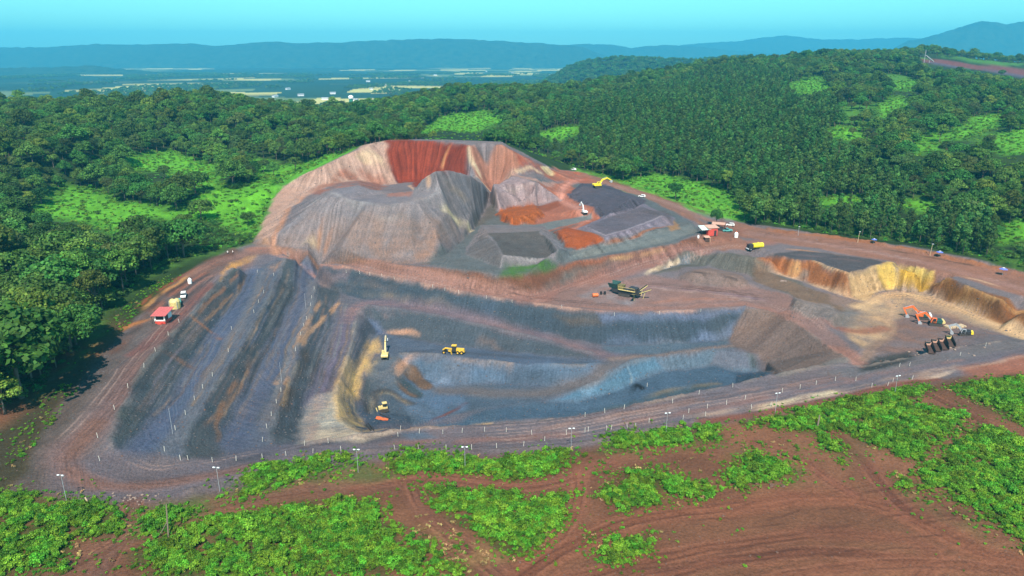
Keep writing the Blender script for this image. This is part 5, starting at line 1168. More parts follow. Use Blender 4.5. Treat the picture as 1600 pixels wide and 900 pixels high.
scatter("hill_woods", pts - np.array((0, 0, 2.0)), rng.uniform(0.9, 1.6, len(pts)), rng.uniform(0, 6.28, len(pts)), rng.integers(0, 6, len(pts)), [p['whole'] for p in PRO['broad']])

# ------------------------------------------------------------------ the air
hm = bpy.data.materials.new("air"); hm.use_nodes = True; t = hm.node_tree
t.nodes.remove(t.nodes["Principled BSDF"])
pv = t.nodes.new("ShaderNodeVolumePrincipled"); pv.inputs["Color"].default_value = (0.10, 0.67, 1.0, 1); pv.inputs["Density"].default_value = 0.0001
t.links.new(pv.outputs[0], t.nodes["Material Output"].inputs["Volume"])
hx0, hx1, hy0, hy1, hz0, hz1 = -18000, 18000, -600, 18000, -75, 620
hv = [(x, y, z) for z in (hz0, hz1) for y in (hy0, hy1) for x in (hx0, hx1)]
hme = bpy.data.meshes.new("haze"); hme.from_pydata(hv, [], [(0, 2, 3, 1), (4, 5, 7, 6), (0, 1, 5, 4), (2, 6, 7, 3), (0, 4, 6, 2), (1, 3, 7, 5)]); hme.materials.append(hm)
hz = bpy.data.objects.new("haze", hme); COLL.objects.link(hz); hz["kind"] = "stuff"
# ------------------------------------------------------------------ machines, huts, poles
MT = dict(olive=plain_mat("dull_olive_paint", (0.17, 0.14, 0.05), 0.7, var=.3),stake=plain_mat("dusty_white_paint", (0.62, 0.60, 0.52), 0.8, var=0.2),
 yellow=plain_mat("yellow_paint", (0.72, 0.46, 0.05), 0.45), cream=plain_mat("cream_paint", (0.62, 0.50, 0.20), 0.55), bright=plain_mat("bright_yellow_paint", (0.85, 0.66, 0.03), 0.45), orange=plain_mat("orange_paint", (0.75, 0.16, 0.04), 0.45),
 dark=plain_mat("dark_steel", (0.03, 0.03, 0.032), 0.6), track=plain_mat("track_steel", (0.05, 0.045, 0.04), 0.8), glass=plain_mat("dark_glass", (0.02, 0.03, 0.035), 0.1), white=plain_mat("white_paint", (0.8, 0.8, 0.78), 0.5, var=0.05), green=plain_mat("dark_green_paint", (0.02, 0.07, 0.06), 0.5),
 grey=plain_mat("grey_steel", (0.34, 0.36, 0.38), 0.5), red=plain_mat("red_paint", (0.55, 0.07, 0.05), 0.55), roofred=plain_mat("red_roof_sheet", (0.52, 0.12, 0.11), 0.55), rust=plain_mat("rusty_plate", (0.07, 0.04, 0.03), 0.85, var=0.3), peach=plain_mat("worn_plate", (0.50, 0.30, 0.22), 0.7), teal=plain_mat("teal_paint", (0.10, 0.35, 0.33), 0.4), roofteal=plain_mat("pale_sheet", (0.55, 0.74, 0.70), 0.5),
 wood=plain_mat("weathered_wood", (0.22, 0.17, 0.12), 0.9), palewood=plain_mat("pale_wood", (0.55, 0.42, 0.26), 0.85), blue=plain_mat("blue_cloth", (0.12, 0.18, 0.62), 0.8), skin=plain_mat("skin", (0.25, 0.14, 0.09), 0.6), cloth=plain_mat("white_cloth", (0.75, 0.75, 0.72), 0.8, var=0.04), trouser=plain_mat("dark_cloth", (0.04, 0.045, 0.06), 0.8), lamp=plain_mat("lamp_housing", (0.66, 0.70, 0.72), 0.3, var=0.03), rock=plain_mat("pale_rock", (0.27, 0.20, 0.16), 0.9, var=0.35), black=plain_mat("black_rubber", (0.015, 0.015, 0.016), 0.8), towergreen=plain_mat("green_tower_paint", (0.03, 0.22, 0.15), 0.6))
class MB:
    def __init__(s): s.v = []; s.f = []
    def add(s, co, f): b = len(s.v); s.v += [tuple(c) for c in co]; s.f += [tuple(i + b for i in t) for t in f]; return s
    def box(s, c, d, rot=None, taper=1.0):
        hx, hy, hz = d[0] / 2, d[1] / 2, d[2] / 2; ch = 0.12 * min(d)
        co = []
        for z, k in ((-hz, 1), (hz, taper)):
            for x, y in ((-hx + ch, -hy), (hx - ch, -hy), (hx, -hy + ch), (hx, hy - ch), (hx - ch, hy), (-hx + ch, hy), (-hx, hy - ch), (-hx, -hy + ch)): co.append(Vector((x * k, y * k, z)))
        if rot: co = [Matrix.Rotation(rot[1], 3, rot[0]) @ v for v in co]
        co = [v + Vector(c) for v in co]
        return s.add(co, [tuple(range(7, -1, -1)), tuple(range(8, 16))] + [(i, (i + 1) % 8, 8 + (i + 1) % 8, 8 + i) for i in range(8)])
    def prism(s, prof, x0, x1):                 # profile in (y, z), extruded along x
        n = len(prof); co = [(x0, p[0], p[1]) for p in prof] + [(x1, p[0], p[1]) for p in prof]
        return s.add(co, [tuple(range(n)), tuple(range(2 * n - 1, n - 1, -1))] + [(i, i + n, (i + 1) % n + n, (i + 1) % n) for i in range(n)])
    def tube(s, pts, r, n=8):
        rr = r if isinstance(r, (list, tuple)) else [r] * len(pts); return s.add(*tube(pts, rr, n))
    def quad(s, a, b, c, d): return s.add([a, b, c, d], [(0, 1, 2, 3)])
    def slab(s, a, b, c, d, t):                  # a sheet with thickness
        a, b, c, d = map(Vector, (a, b, c, d)); n = (b - a).cross(c - a).normalized() * t
        return s.add([a, b, c, d, a + n, b + n, c + n, d + n], [(3, 2, 1, 0), (4, 5, 6, 7), (0, 1, 5, 4), (1, 2, 6, 5), (2, 3, 7, 6), (3, 0, 4, 7)])
    def mesh(s, name, m, smooth=False):
        me = bpy.data.meshes.new(name); me.from_pydata(s.v, [], s.f); bm = bmesh.new(); bm.from_mesh(me); bmesh.ops.recalc_face_normals(bm, faces=bm.faces); bm.to_mesh(me); bm.free()
        me.materials.append(MT[m]);
        if smooth: me.polygons.foreach_set("use_smooth", np.ones(len(me.polygons), bool))
        return me
def part(name, mb, m, parent, label=None, smooth=False):
    o = bpy.data.objects.new(name, mb.mesh(name, m, smooth)); COLL.objects.link(o); o.parent = parent
    if label: o["label"] = label
    return o
def thing(name, px, py, label, cat, rot=0.0, scale=1.0, group=None, dz=0.0):
    w = hit(px, py); e = bpy.data.objects.new(name, None); COLL.objects.link(e)
    e.location = (w[0], w[1], float(zat(w[0], w[1])) + dz); e.rotation_euler = (0, 0, R(rot)); e.scale = (scale,) * 3; e.empty_display_size = 0.5
    return tag(e, label, cat, group)
def copy_tree(o, parent=None):
    c = o.copy(); COLL.objects.link(c); c.parent = parent
    for ch in list(o.children): copy_tree(ch, c)
    return c
def stadium(l, h, n=6):                          # track profile in (y, z)
    r = h / 2; p = []
    for i in range(n + 1): a = -math.pi / 2 + math.pi * i / n; p.append((l / 2 - r + math.cos(a) * r, r + math.sin(a) * r))
    for i in range(n + 1): a = math.pi / 2 + math.pi * i / n; p.append((-l / 2 + r + math.cos(a) * r, r + math.sin(a) * r))
    return p
def limb(mb, a, b, x, w, h0, h1):                # a box beam between two (y, z) points
    a, b = Vector((0, *a)), Vector((0, *b)); d = (b - a).normalized(); n = Vector((0, -d.z, d.y))
    mb.prism([((a - n * h0).y, (a - n * h0).z), ((b - n * h1).y, (b - n * h1).z), ((b + n * h1).y, (b + n * h1).z), ((a + n * h0).y, (a + n * h0).z)], x - w / 2, x + w / 2)
def excavator(px, py, label, rot, body='yellow', arm='yellow', weight=None, pose='dig', slew=0.0, scale=1.0, group=None):
    t = thing("excavator", px, py, label, "excavator", rot, scale, group)
    for sx in (-1.15, 1.15):
        tr = part("track", MB().prism(stadium(4.4, 0.95), sx - .32, sx + .32), 'track', t)
    part("undercarriage", MB().box((0, 0, .65), (1.8, 2.0, .5)).tube([(0, 0, .85), (0, 0, 1.15)], .7, 12), 'dark', t)
    part("house", MB().prism([(-1.9, 1.15), (1.6, 1.15), (1.6, 1.9), (0.4, 2.15), (-1.9, 2.25)], -1.35, 1.35).box((.75, -.9, 2.33), (.9, 1.4, .22)), body, t)
    part("counterweight", MB().prism([(-2.75, 1.35), (-1.9, 1.15), (-1.9, 2.3), (-2.55, 2.25), (-2.8, 1.9)], -1.4, 1.4), weight or body, t)
    cab = part("cab", MB().prism([(0.0, 1.15), (1.75, 1.15), (1.85, 1.7), (1.45, 2.95), (0.0, 2.95)], -1.35, -.45), arm if arm != 'orange' else 'orange', t)
    part("window", MB().prism([(1.50, 1.75), (1.90, 1.75), (1.53, 2.85), (1.2, 2.85)], -1.27, -.53).prism([(.25, 1.95), (1.4, 1.95), (1.2, 2.8), (.25, 2.8)], -1.38, -.42), 'glass', cab)
    if pose == 'dig': e, k, b = (3.6, 5.0), (6.6, 4.3), (7.3, 1.6)
    elif pose == 'up': e, k, b = (3.0, 5.8), (5.6, 7.3), (7.6, 5.6)
    elif pose == 'park': e, k, b = (3.8, 4.4), (6.4, 3.2), (5.2, .9)
    else: e, k, b = (2.6, 4.2), (5.4, 5.0), (8.0, 3.6)
    mb = MB(); limb(mb, (.9, 1.7), e, 0, .55, .30, .42); limb(mb, e, k, 0, .55, .42, .24); part("boom", mb, arm, t)
    mb = MB(); limb(mb, (k[0] - .4 * (b[0] - k[0]) / 3, k[1] - .4 * (b[1] - k[1]) / 3), b, 0, .42, .30, .18); part("stick", mb, arm, t)
    mb = MB(); mb.tube([(-.35, 1.5, 1.4), (-.35, (e[0] + 1.5) / 2, (e[1] + 1.4) / 2)], .12).tube([(.35, 1.5, 1.4), (.35, (e[0] + 1.5) / 2, (e[1] + 1.4) / 2)], .12).tube([(0, e[0], e[1] + .5), (0, k[0] - .3, k[1] + .6)], .10); part("hydraulic_ram", mb, 'grey', t)
    part("bucket", MB().prism([(b[0] - .2, b[1] + .2), (b[0] + .45, b[1] - .1), (b[0] + .35, b[1] - 1.1), (b[0] - .5, b[1] - 1.35), (b[0] - 1.0, b[1] - .75), (b[0] - .6, b[1] - .15)], -.65, .65), 'grey', t)
    return t
excavator(602, 559, "cream yellow excavator with raised boom pointing away on the ochre bench edge", 4, 'cream', 'cream', pose='up', scale=1.05)
excavator(934, 293, "bright yellow excavator with arched boom on top of the dark rough stockpile", -72, 'bright', 'bright', pose='reach', scale=1.35)
excavator(1441, 498, "orange excavator with dark body, rear one of the parked pair", 68, 'green', 'orange', 'white', 'park', scale=1.25)
excavator(1461, 508, "orange excavator with dark body, front one of the parked pair", 72, 'green', 'orange', 'cream', 'park', scale=1.25)
excavator(1508, 524, "yellow excavator with lowered grey arm at the right end of the parking pad", 62, 'dark', 'grey', 'bright', 'park', scale=1.0)
excavator(913, 334, "small white excavator on the grey berm beside the red track", 20, 'white', 'white', pose='up', scale=0.9)
def grader(px, py, label, rot, scale):
    t = thing("motor_grader", px, py, label, "grader", rot, scale)
    for y in (-3.2, -1.7, 3.6):
        for x in (-1.05, 1.05):
            w = part("wheel", MB().tube([(x - .22, y, .68), (x + .22, y, .68)], .68, 14), 'black', t); part("rim", MB().tube([(x - .24, y, .68), (x + .24, y, .68)], .32, 10), 'yellow', w)
    part("engine_cover", MB().prism([(-4.3, .9), (-1.1, .9), (-1.1, 2.1), (-4.0, 1.95)], -.8, .8), 'yellow', t)
    c = part("cab", MB().prism([(-1.0, 1.0), (.7, 1.0), (.5, 2.2), (.6, 3.2), (-1.0, 3.2)], -.75, .75), 'dark', t); part("roof", MB().box((0, -.2, 3.28), (1.7, 1.9, .14)), 'yellow', c)
    mb = MB(); limb(mb, (.7, 1.7), (3.2, 2.1), 0, .4, .28, .2); limb(mb, (3.1, 2.1), (4.2, 1.3), 0, .5, .2, .2); part("frame", mb, 'yellow', t)
    part("front_axle", MB().box((0, 3.6, .75), (2.0, .3, .25)), 'dark', t)
    part("blade", MB().box((0, 1.3, .45), (3.9, .16, .7), ('Z', R(28))), 'yellow', t); part("blade_ring", MB().tube([(0, 1.4, .9), (0, 1.4, 1.05)], .8, 12), 'yellow', t)
grader(709, 552, "yellow motor grader with black cab on the pit haul bench", 84, 1.15)
def dozer(px, py, label, rot, scale):
    t = thing("bulldozer", px, py, label, "bulldozer", rot, scale)
    for sx in (-1.1, 1.1): part("track", MB().prism(stadium(3.4, 1.1), sx - .28, sx + .28), 'track', t)
    part("hood", MB().prism([(-1.4, .8), (1.6, .8), (1.6, 1.7), (.3, 1.85), (-1.4, 1.6)], -.75, .75), 'cream', t)
    c = part("cab", MB().box((0, -.5, 2.3), (1.4, 1.3, 1.2)), 'glass', t); part("roof", MB().box((0, -.5, 2.97), (1.6, 1.6, .14)), 'cream', c)
    part("blade", MB().prism([(2.1, .05), (2.35, .1), (2.2, .7), (2.45, 1.3), (2.2, 1.3), (2.0, .7)], -1.9, 1.9), 'cream', t); mb = MB()
    for sx in (-1.0, 1.0): limb(mb, (.2, .6), (2.1, .5), sx, .18, .13, .13)
    part("push_arm", mb, 'cream', t); part("exhaust", MB().tube([(.3, .8, 1.7), (.3, .8, 2.6)], .08), 'dark', t)
dozer(599, 642, "small pale yellow bulldozer deep in the pit beside the red tarpaulin", 110, 1.15)
def truck(px, py, label, rot, scale):
    t = thing("tanker_truck", px, py, label, "truck", rot, scale)
    for y in (-2.9, -1.7, 2.6):
        for x in (-1.05, 1.05): w = part("wheel", MB().tube([(x - .2, y, .52), (x + .2, y, .52)], .52, 14), 'black', t); part("rim", MB().tube([(x - .22, y, .52), (x + .22, y, .52)], .25, 8), 'grey', w)
    part("chassis", MB().box((0, -.2, .8), (1.0, 7.6, .3)), 'dark', t)
    part("tank", MB().tube([(0, -4.0, 1.95), (0, -3.9, 1.95), (0, 1.1, 1.95), (0, 1.2, 1.95)], [.9, 1.18, 1.18, .9], 16), 'bright', t, smooth=False); part("hatch", MB().tube([(0, -1.5, 3.1), (0, -1.5, 3.3)], .35, 10), 'bright', t)
    c = part("cab", MB().prism([(1.5, .7), (3.6, .7), (3.65, 1.6), (3.35, 2.7), (1.5, 2.75)], -1.15, 1.15), 'dark', t); part("windscreen", MB().prism([(3.45, 1.65), (3.7, 1.65), (3.42, 2.55), (3.2, 2.55)], -1.0, 1.0), 'glass', c); part("bumper", MB().box((0, 3.72, .75), (2.3, .2, .4)), 'white', c)
    part("door_panel", MB().box((1.17, 2.6, 1.5), (.06, 1.2, 1.5)), 'white', c)
truck(1179, 390, "bright yellow tanker truck with black cab on the red road below the shed", 104, 1.25)
# ---- crushing plant
t = thing("crusher", 977, 462, "dark yellow tracked crushing plant with conveyor arms on the pink platform", "crusher", 58, 1.45)
for sx in (-1.1, 1.1): part("track", MB().prism(stadium(4.2, .9), sx - .3, sx + .3), 'track', t)
part("chassis", MB().prism([(-5.2, 1.0), (4.2, 1.0), (4.6, 1.6), (4.2, 2.3), (-5.2, 2.3)], -1.1, 1.1), 'dark', t)
part("jaw_box", MB().prism([(.6, 2.3), (2.4, 2.3), (2.6, 3.7), (.4, 3.7)], -1.0, 1.0), 'olive', t); part("engine_house", MB().prism([(-4.4, 2.3), (-1.6, 2.3), (-1.6, 3.5), (-4.4, 3.3)], -1.15, 1.15), 'dark', t)
h = part("hopper", MB().slab((-1.2, 2.8, 2.6), (1.2, 2.8, 2.6), (1.9, 2.6, 4.2), (-1.9, 2.6, 4.2), .1).slab((-1.2, 5.4, 2.6), (-1.2, 2.8, 2.6), (-1.9, 2.6, 4.2), (-1.9, 5.8, 4.2), .1).slab((1.2, 2.8, 2.6), (1.2, 5.4, 2.6), (1.9, 5.8, 4.2), (1.9, 2.6, 4.2), .1).box((0, 4.1, 2.5), (2.4, 2.8, .2)), 'green', t)
for nm, a, b in (("conveyor", (0, -4.2, 1.2), (0, -9.0, 3.6)), ("conveyor", (-1.0, -4.0, 1.4), (-6.0, -5.2, 3.0)), ("conveyor", (1.0, -3.6, 1.4), (5.0, -5.6, 3.2))):
    a, b = Vector(a), Vector(b); s = (b - a).cross(Vector((0, 0, 1))).normalized() * .42
    cv = part(nm, MB().slab(a - s, a + s, b + s, b - s, .22), 'cream' if a.x > -.5 else 'olive', t); part("belt", MB().slab(a - s * .8 + Vector((0, 0, .24)), a + s * .8 + Vector((0, 0, .24)), b + s * .8 + Vector((0, 0, .24)), b - s * .8 + Vector((0, 0, .24)), .03), 'black', cv); part("support", MB().tube([tuple(a.lerp(b, .6)), (a.lerp(b, .45).x, a.lerp(b, .45).y, 0)], .09, 6), 'cream', cv)
part("walkway", MB().box((-1.45, -1.0, 2.35), (.6, 6.0, .1)).tube([(-1.7, -4, 2.4), (-1.7, -4, 3.4), (-1.7, 2, 3.4), (-1.7, 2, 2.4)], .05, 5), 'cream', t)
t = thing("fuel_tank", 930, 464, "small orange red tank on the grey pad left of the crusher", "tank", 10, 1.0); part("drum", MB().tube([(-1.4, 0, 1.0), (-1.3, 0, 1.0), (1.3, 0, 1.0), (1.4, 0, 1.0)], [.7, .9, .9, .7], 12), 'orange', t); part("cradle", MB().box((-.8, 0, .3), (.3, 1.4, .6)).box((.8, 0, .3), (.3, 1.4, .6)), 'dark', t)
t = thing("drum_pair", 942, 460, "two small dark drums standing left of the crusher", "drum", 0, 1.0); [part("drum", MB().tube([(x, 0, 0), (x, 0, 1.5)], .6, 12), 'black', t) for x in (-.9, .9)]
# ---- dump bodies: long rusty troughs open toward the bottom of the photo
for i, (a, b) in enumerate((((1437.8, 538), (1455.5, 554)), ((1447.8, 535.5), (1465.5, 550)), ((1456, 532.5), (1476.5, 548)), ((1467, 528.5), (1487, 543.5)))):
    pa, pb = hit(*a), hit(*b); d = pb - pa; ln = min(float(np.hypot(*d)), 9.5); ang = math.degrees(math.atan2(-d[0], d[1])) + 180
    t = thing("dump_body", b[0], b[1], ["leftmost of the four rusty dump bodies on the parking pad", "second from left of the four rusty dump bodies on the parking pad", "third from left of the four rusty dump bodies on the parking pad", "rightmost of the four rusty dump bodies, with palest headboard"][i], "dump body", ang, .92, "dump bodies on the parking pad")
    part("floor_plate", MB().box((0, ln / 2, .5), (2.5, ln, .2)).box((0, ln / 2, .2), (.8, ln * .9, .4)), 'rust', t)
    for sx in (-1, 1):
        w = part("side_wall", MB().slab((sx * 1.28, 0, .5), (sx * 1.28, ln, .5), (sx * 1.36, ln, 2.3), (sx * 1.36, 0, 2.0), .12), 'rust', t)
        mb = MB(); [mb.box((sx * 1.42, ln * k, 1.3), (.12, .2, 1.5)) for k in (.15, .38, .62, .85)]; part("rib", mb, 'rust', w)
    part("headboard", MB().prism([(ln - .05, .5), (ln + .1, .5), (ln + .25, 2.1), (ln + .1, 2.1)], -1.26, 1.26).add([(-1.26, ln + .12, 2.1), (1.26, ln + .12, 2.1), (.8, ln - .8, 2.4), (-.8, ln - .8, 2.4)], [(0, 1, 2, 3)]), 'peach' if i < 3 else 'cream', t)
mb = MB(); t = thing("timber_stack", 1492, 511, "row of pale timber baulks laid side by side behind the parked excavators", "timber", 12, 1.0)
for i in range(9): part("timber", MB().box((i * 1.05 - 4.2, rng.uniform(-.2, .2), .35), (.75, 3.2 + rng.uniform(-.4, .4), .7), ('Z', rng.uniform(-.06, .06))), 'palewood', t)
# ---- hut with red roof, tank and cars by the left rim
t = thing("guard_hut", 256, 502, "small lookout hut with sloping red roof and red and white front wall", "hut", 0, 1.15)
part("base", MB().box((0, 0, .5), (3.6, 5.2, 1.0)), 'red', t); wl = part("wall", MB().box((-1.6, -2.45, 2.0), (.5, .3, 2.1)).box((1.6, -2.45, 2.0), (.5, .3, 2.1)).box((0, -2.45, 1.15), (3.2, .3, .45)).box((0, 2.45, 2.0), (3.6, .25, 2.1)).box((-1.68, 0, 2.0), (.2, 4.6, 2.1)).box((1.68, 1.2, 2.0), (.2, 2.2, 2.1)), 'white', t)
part("window", MB().box((0, -2.38, 2.2), (2.7, .08, 1.6)), 'glass', wl); part("window", MB().box((1.62, -1.1, 2.0), (.08, 2.4, 1.9)), 'glass', wl)
mb = MB()
for i in range(10): mb.slab((-2.6 + i * .52, -3.6, 3.15 - .0), (-2.6 + i * .52 + .5, -3.6, 3.15), (-2.6 + i * .52 + .5, 3.5, 4.05), (-2.6 + i * .52, 3.5, 4.05), .10 if i % 2 else .06)
part("roof", mb, 'roofred', t); part("post", MB().tube([(-2.3, -3.3, 0), (-2.3, -3.3, 3.2)], .08).tube([(2.3, -3.3, 0), (2.3, -3.3, 3.2)], .08), 'dark', t); part("step", MB().box((0, -2.95, .25), (1.5, .6, .5)), 'red', t)
t = thing("water_tank", 274, 481, "cream rounded water tank standing behind the red roofed hut", "tank", 0, 1.15)
part("shell", MB().tube([(0, 0, 0), (0, 0, 2.6), (0, 0, 3.3), (0, 0, 3.6)], [1.9, 1.95, 1.5, .5], 18), 'cream', t, smooth=False); part("lid", MB().tube([(0, 0, 3.55), (0, 0, 3.8)], .45, 12), 'dark', t); part("pipe", MB().tube([(1.5, -1.4, .2), (1.5, -1.4, 3.0), (.5, -.5, 3.6)], .09, 6), 'grey', t); part("ladder", MB().tube([(-1.6, -1.2, 0), (-1.6, -1.2, 3.2)], .05, 5).tube([(-1.2, -1.6, 0), (-1.2, -1.6, 3.2)], .05, 5), 'grey', t)
def car(px, py, label, rot, col, scale=1.0, cat="car", name="parked_car", group=None, bed=False):
    t = thing(name, px, py, label, cat, rot, scale, group)
    for y in (-1.45, 1.4):
        for x in (-.8, .8): part("wheel", MB().tube([(x - .12, y, .36), (x + .12, y, .36)], .36, 12), 'black', t)
    part("body", MB().prism([(-2.3, .4), (2.25, .4), (2.3, .85), (1.1, 1.05), (-2.3, 1.05)], -.88, .88), col, t)
    c = part("cabin", MB().prism([(-.5 if bed else -2.0, 1.05), (1.1, 1.05), (.5, 1.72), (-.45 if bed else -1.85, 1.75)], -.8, .8), col, t); part("window", MB().prism([(-.4 if bed else -1.8, 1.12), (1.2, 1.12), (.62, 1.64), (-.4 if bed else -1.8, 1.64)], -.82, .82), 'glass', c)
    for x in (-.65, .65): part("headlight", MB().box((x, 2.3, .72), (.32, .08, .18)), 'lamp', t)
    return t
car(279, 474, "teal and white pickup standing close behind the cream water tank", 25, 'teal', 1.25, "pickup", "pickup_truck", bed=True)
car(287, 464, "small white car parked up the road beyond the cream tank", 200, 'white', 1.2)
car(1136, 362, "teal pickup parked right of the red shed", 100, 'teal', 1.3, "pickup", "pickup_truck", bed=True)
car(1141, 353, "small white car half hidden at the roadside under the trees", 70, 'white', 1.1)
car(1003, 308, "tiny white car behind the purple grey stockpile", 60, 'white', 1.1)
car(896, 266, "tiny white car on the red soil near the quarry hill", 40, 'white', 1.1)
for px, py, lb, r_ in ((297, 443, "rounded white drum standing alone beside the ochre banded rim road", 1.2), (1150, 371, "upright white drum with orange cap right of the red shed", 1.5), (1091, 372, "small white drum left of the red shed", 0.8)):
    t = thing("water_drum", px, py, lb, "drum", 0, 1.0); part("shell", MB().tube([(0, 0, 0), (0, 0, r_ * 1.5), (0, 0, r_ * 2.0), (0, 0, r_ * 2.2)], [r_ * .75, r_ * .78, r_ * .5, r_ * .2], 14), 'white', t); part("cap", MB().tube([(0, 0, r_ * 2.15), (0, 0, r_ * 2.5)], r_ * .22, 8), 'orange' if r_ > 1.4 else 'grey', t)
# ---- shed group
t = thing("site_shed", 1111, 367, "red walled shed with pale pink roof at the upper road junction", "shed", 14, 1.35)
part("wall", MB().box((0, 0, 1.7), (4.6, 3.6, 3.4)), 'red', t); part("door", MB().box((.9, -1.82, 1.2), (1.1, .08, 2.3)), 'dark', t); part("roof", MB().slab((-2.7, -2.1, 3.4), (2.7, -2.1, 3.4), (2.7, 2.1, 4.0), (-2.7, 2.1, 4.0), .12), 'peach', t)
t = thing("lean_to", 1100, 366, "open lean-to with pale blue green sheet roof left of the red shed", "shelter", 14, 1.35)
part("roof", MB().slab((-2.3, -2.2, 2.4), (2.1, -2.2, 2.4), (2.1, 1.8, 3.5), (-2.3, 1.8, 3.5), .1), 'roofteal', t); [part("post", MB().tube([(x, y, 0), (x, y, 3.4 if y > 0 else 2.4)], .09, 6), 'dark', t) for x in (-2.1, 1.9) for y in (-2.0, 1.7)]; part("counter", MB().box((0, .8, .6), (3.4, 1.2, 1.2)), 'dark', t)
t = thing("shelter", 1122, 359, "dark open shelter with worn pink roof behind the red shed", "shelter", -20, 1.3); part("roof", MB().slab((-3, -1.7, 2.8), (3, -1.7, 2.8), (3, 1.7, 3.2), (-3, 1.7, 3.2), .1), 'peach', t); [part("post", MB().tube([(x, y, 0), (x, y, 2.9)], .09, 6), 'dark', t) for x in (-2.7, 2.7) for y in (-1.5, 1.5)]; part("crate", MB().box((.5, 0, .7), (3.5, 2, 1.4)), 'dark', t)
t = thing("kiosk", 1104, 377, "little rusty red kiosk with dark opening below the lean-to", "kiosk", 10, 1.2); part("wall", MB().box((0, 0, 1.0), (2.2, 1.8, 2.0)), 'rust', t); part("roof", MB().slab((-1.4, -1.3, 2.0), (1.4, -1.3, 2.0), (1.4, 1.2, 2.5), (-1.4, 1.2, 2.5), .1), 'peach', t); part("post", MB().tube([(1.2, -1.2, 0), (1.2, -1.2, 2.1)], .09, 6), 'palewood', t)
# ---- people
def person(px, py, label, rot):
    t = thing("person", px, py, label, "person", rot, 1.0, "people standing on the rim road")
    J = {'pel': (0, 0, .95), 'che': (0, .02, 1.32), 'nec': (0, .02, 1.52), 'hea': (0, .03, 1.66), 'top': (0, .03, 1.78), 'ls': (.2, 0, 1.45), 'le': (.27, -.03, 1.18), 'lh': (.26, .06, .92), 'rs': (-.2, 0, 1.45), 're': (-.28, -.03, 1.18), 'rh': (-.27, .08, .92), 'lk': (.11, .03, .5), 'la': (.12, 0, .08), 'lt': (.13, .18, .04), 'rk': (-.11, .03, .5), 'ra': (-.12, 0, .08), 'rt': (-.13, .18, .04), 'lp': (.10, 0, .9), 'rp': (-.10, 0, .9)}
    E = [('pel','che'),('che','nec'),('nec','hea'),('hea','top'),('che','ls'),('ls','le'),('le','lh'),('che','rs'),('rs','re'),('re','rh'),('pel','lp'),('lp','lk'),('lk','la'),('la','lt'),('pel','rp'),('rp','rk'),('rk','ra'),('ra','rt')]
    rad = {'pel': .15, 'che': .16, 'nec': .06, 'hea': .10, 'top': .07, 'ls': .075, 'le': .05, 'lh': .04, 'rs': .075, 're': .05, 'rh': .04, 'lk': .07, 'la': .05, 'lt': .04, 'rk': .07, 'ra': .05, 'rt': .04, 'lp': .10, 'rp': .10}
    k = list(J); me = bpy.data.meshes.new("body"); me.from_pydata([J[q] for q in k], [(k.index(a), k.index(b)) for a, b in E], [])
    o = bpy.data.objects.new("body", me); COLL.objects.link(o); o.parent = t
    md = o.modifiers.new("skin", 'SKIN'); o.modifiers.new("sub", 'SUBSURF').levels = 1
    for i, q in enumerate(k): me.skin_vertices[0].data[i].radius = (rad[q],) * 2
    me.skin_vertices[0].data[0].use_root = True; me.materials.append(MT['skin'])
    part("shirt", MB().tube([(0, 0, .88), (0, .01, 1.15), (0, .02, 1.42), (0, .02, 1.5)], [.20, .21, .23, .12], 12).tube([(.18, 0, 1.46), (.28, -.03, 1.2)], [.10, .085], 8).tube([(-.18, 0, 1.46), (-.29, -.03, 1.2)], [.10, .085], 8), 'cloth', t)
    part("trousers", MB().tube([(.10, 0, .92), (.11, .03, .5), (.12, 0, .1)], [.14, .10, .08], 10).tube([(-.10, 0, .92), (-.11, .03, .5), (-.12, 0, .1)], [.14, .10, .08], 10), 'trouser', t)
    part("helmet", MB().tube([(0, .03, 1.70), (0, .03, 1.80), (0, .03, 1.86)], [.15, .13, .05], 12), 'white', t)
person(356, 397, "left one of two people in white shirts on the rim road below the trees", 20); person(364, 396.5, "right one of two people in white shirts on the rim road below the trees", -40)
# ---- twin floodlight masts along the near road
def mast_proto(name, h):
    e = bpy.data.objects.new(name, None); COLL.objects.link(e); e.empty_display_size = .4
    part("mast", MB().tube([(0, 0, -.3), (0, 0, h)], [.07, .05], 8), 'grey', e); part("crossarm", MB().box((0, 0, h), (1.1, .08, .08)), 'grey', e)
    for sx in (-1, 1): part("floodlight", MB().box((sx * .6, -.14, h - .04), (.55, .28, .34), ('X', R(40))), 'lamp', e)
    return e
mast0 = mast_proto("floodlight_mast", 7.2)
MASTS = [((95,742),"twin floodlight mast at the bottom left bend of the perimeter road"),((338,730),"twin floodlight mast at the roadside beside the grassy verge below the dark benches"),((557,702),"twin floodlight mast below the cream floor end of the pit"),((726,698),"twin floodlight mast in the shrubs below the pit floor"),((893,669),"twin floodlight mast beside paired stakes in the middle of the perimeter road"),((1043,645),"twin floodlight mast below the dark patch at the pit edge"),((1215,614),"twin floodlight mast on the perimeter road left of the cream bank"),((1403,587),"rightmost twin floodlight mast, below the rusty dump bodies")]
for i, ((px, py), lb) in enumerate(MASTS):
    a, b, c = ray(px, py); zb = 0.5
    for _ in range(6):
        tt_ = (zb + 7.2 - CAM_H) / c; xx, yy = a * tt_, b * tt_; zb = float(zat(xx, yy))
    o = mast0 if i == 0 else copy_tree(mast0)
    o.location = (xx, yy, zb); o.rotation_euler = (0, 0, R(-10 + 4 * i)); tag(o, lb, "floodlight", "twin floodlight masts along the perimeter road")
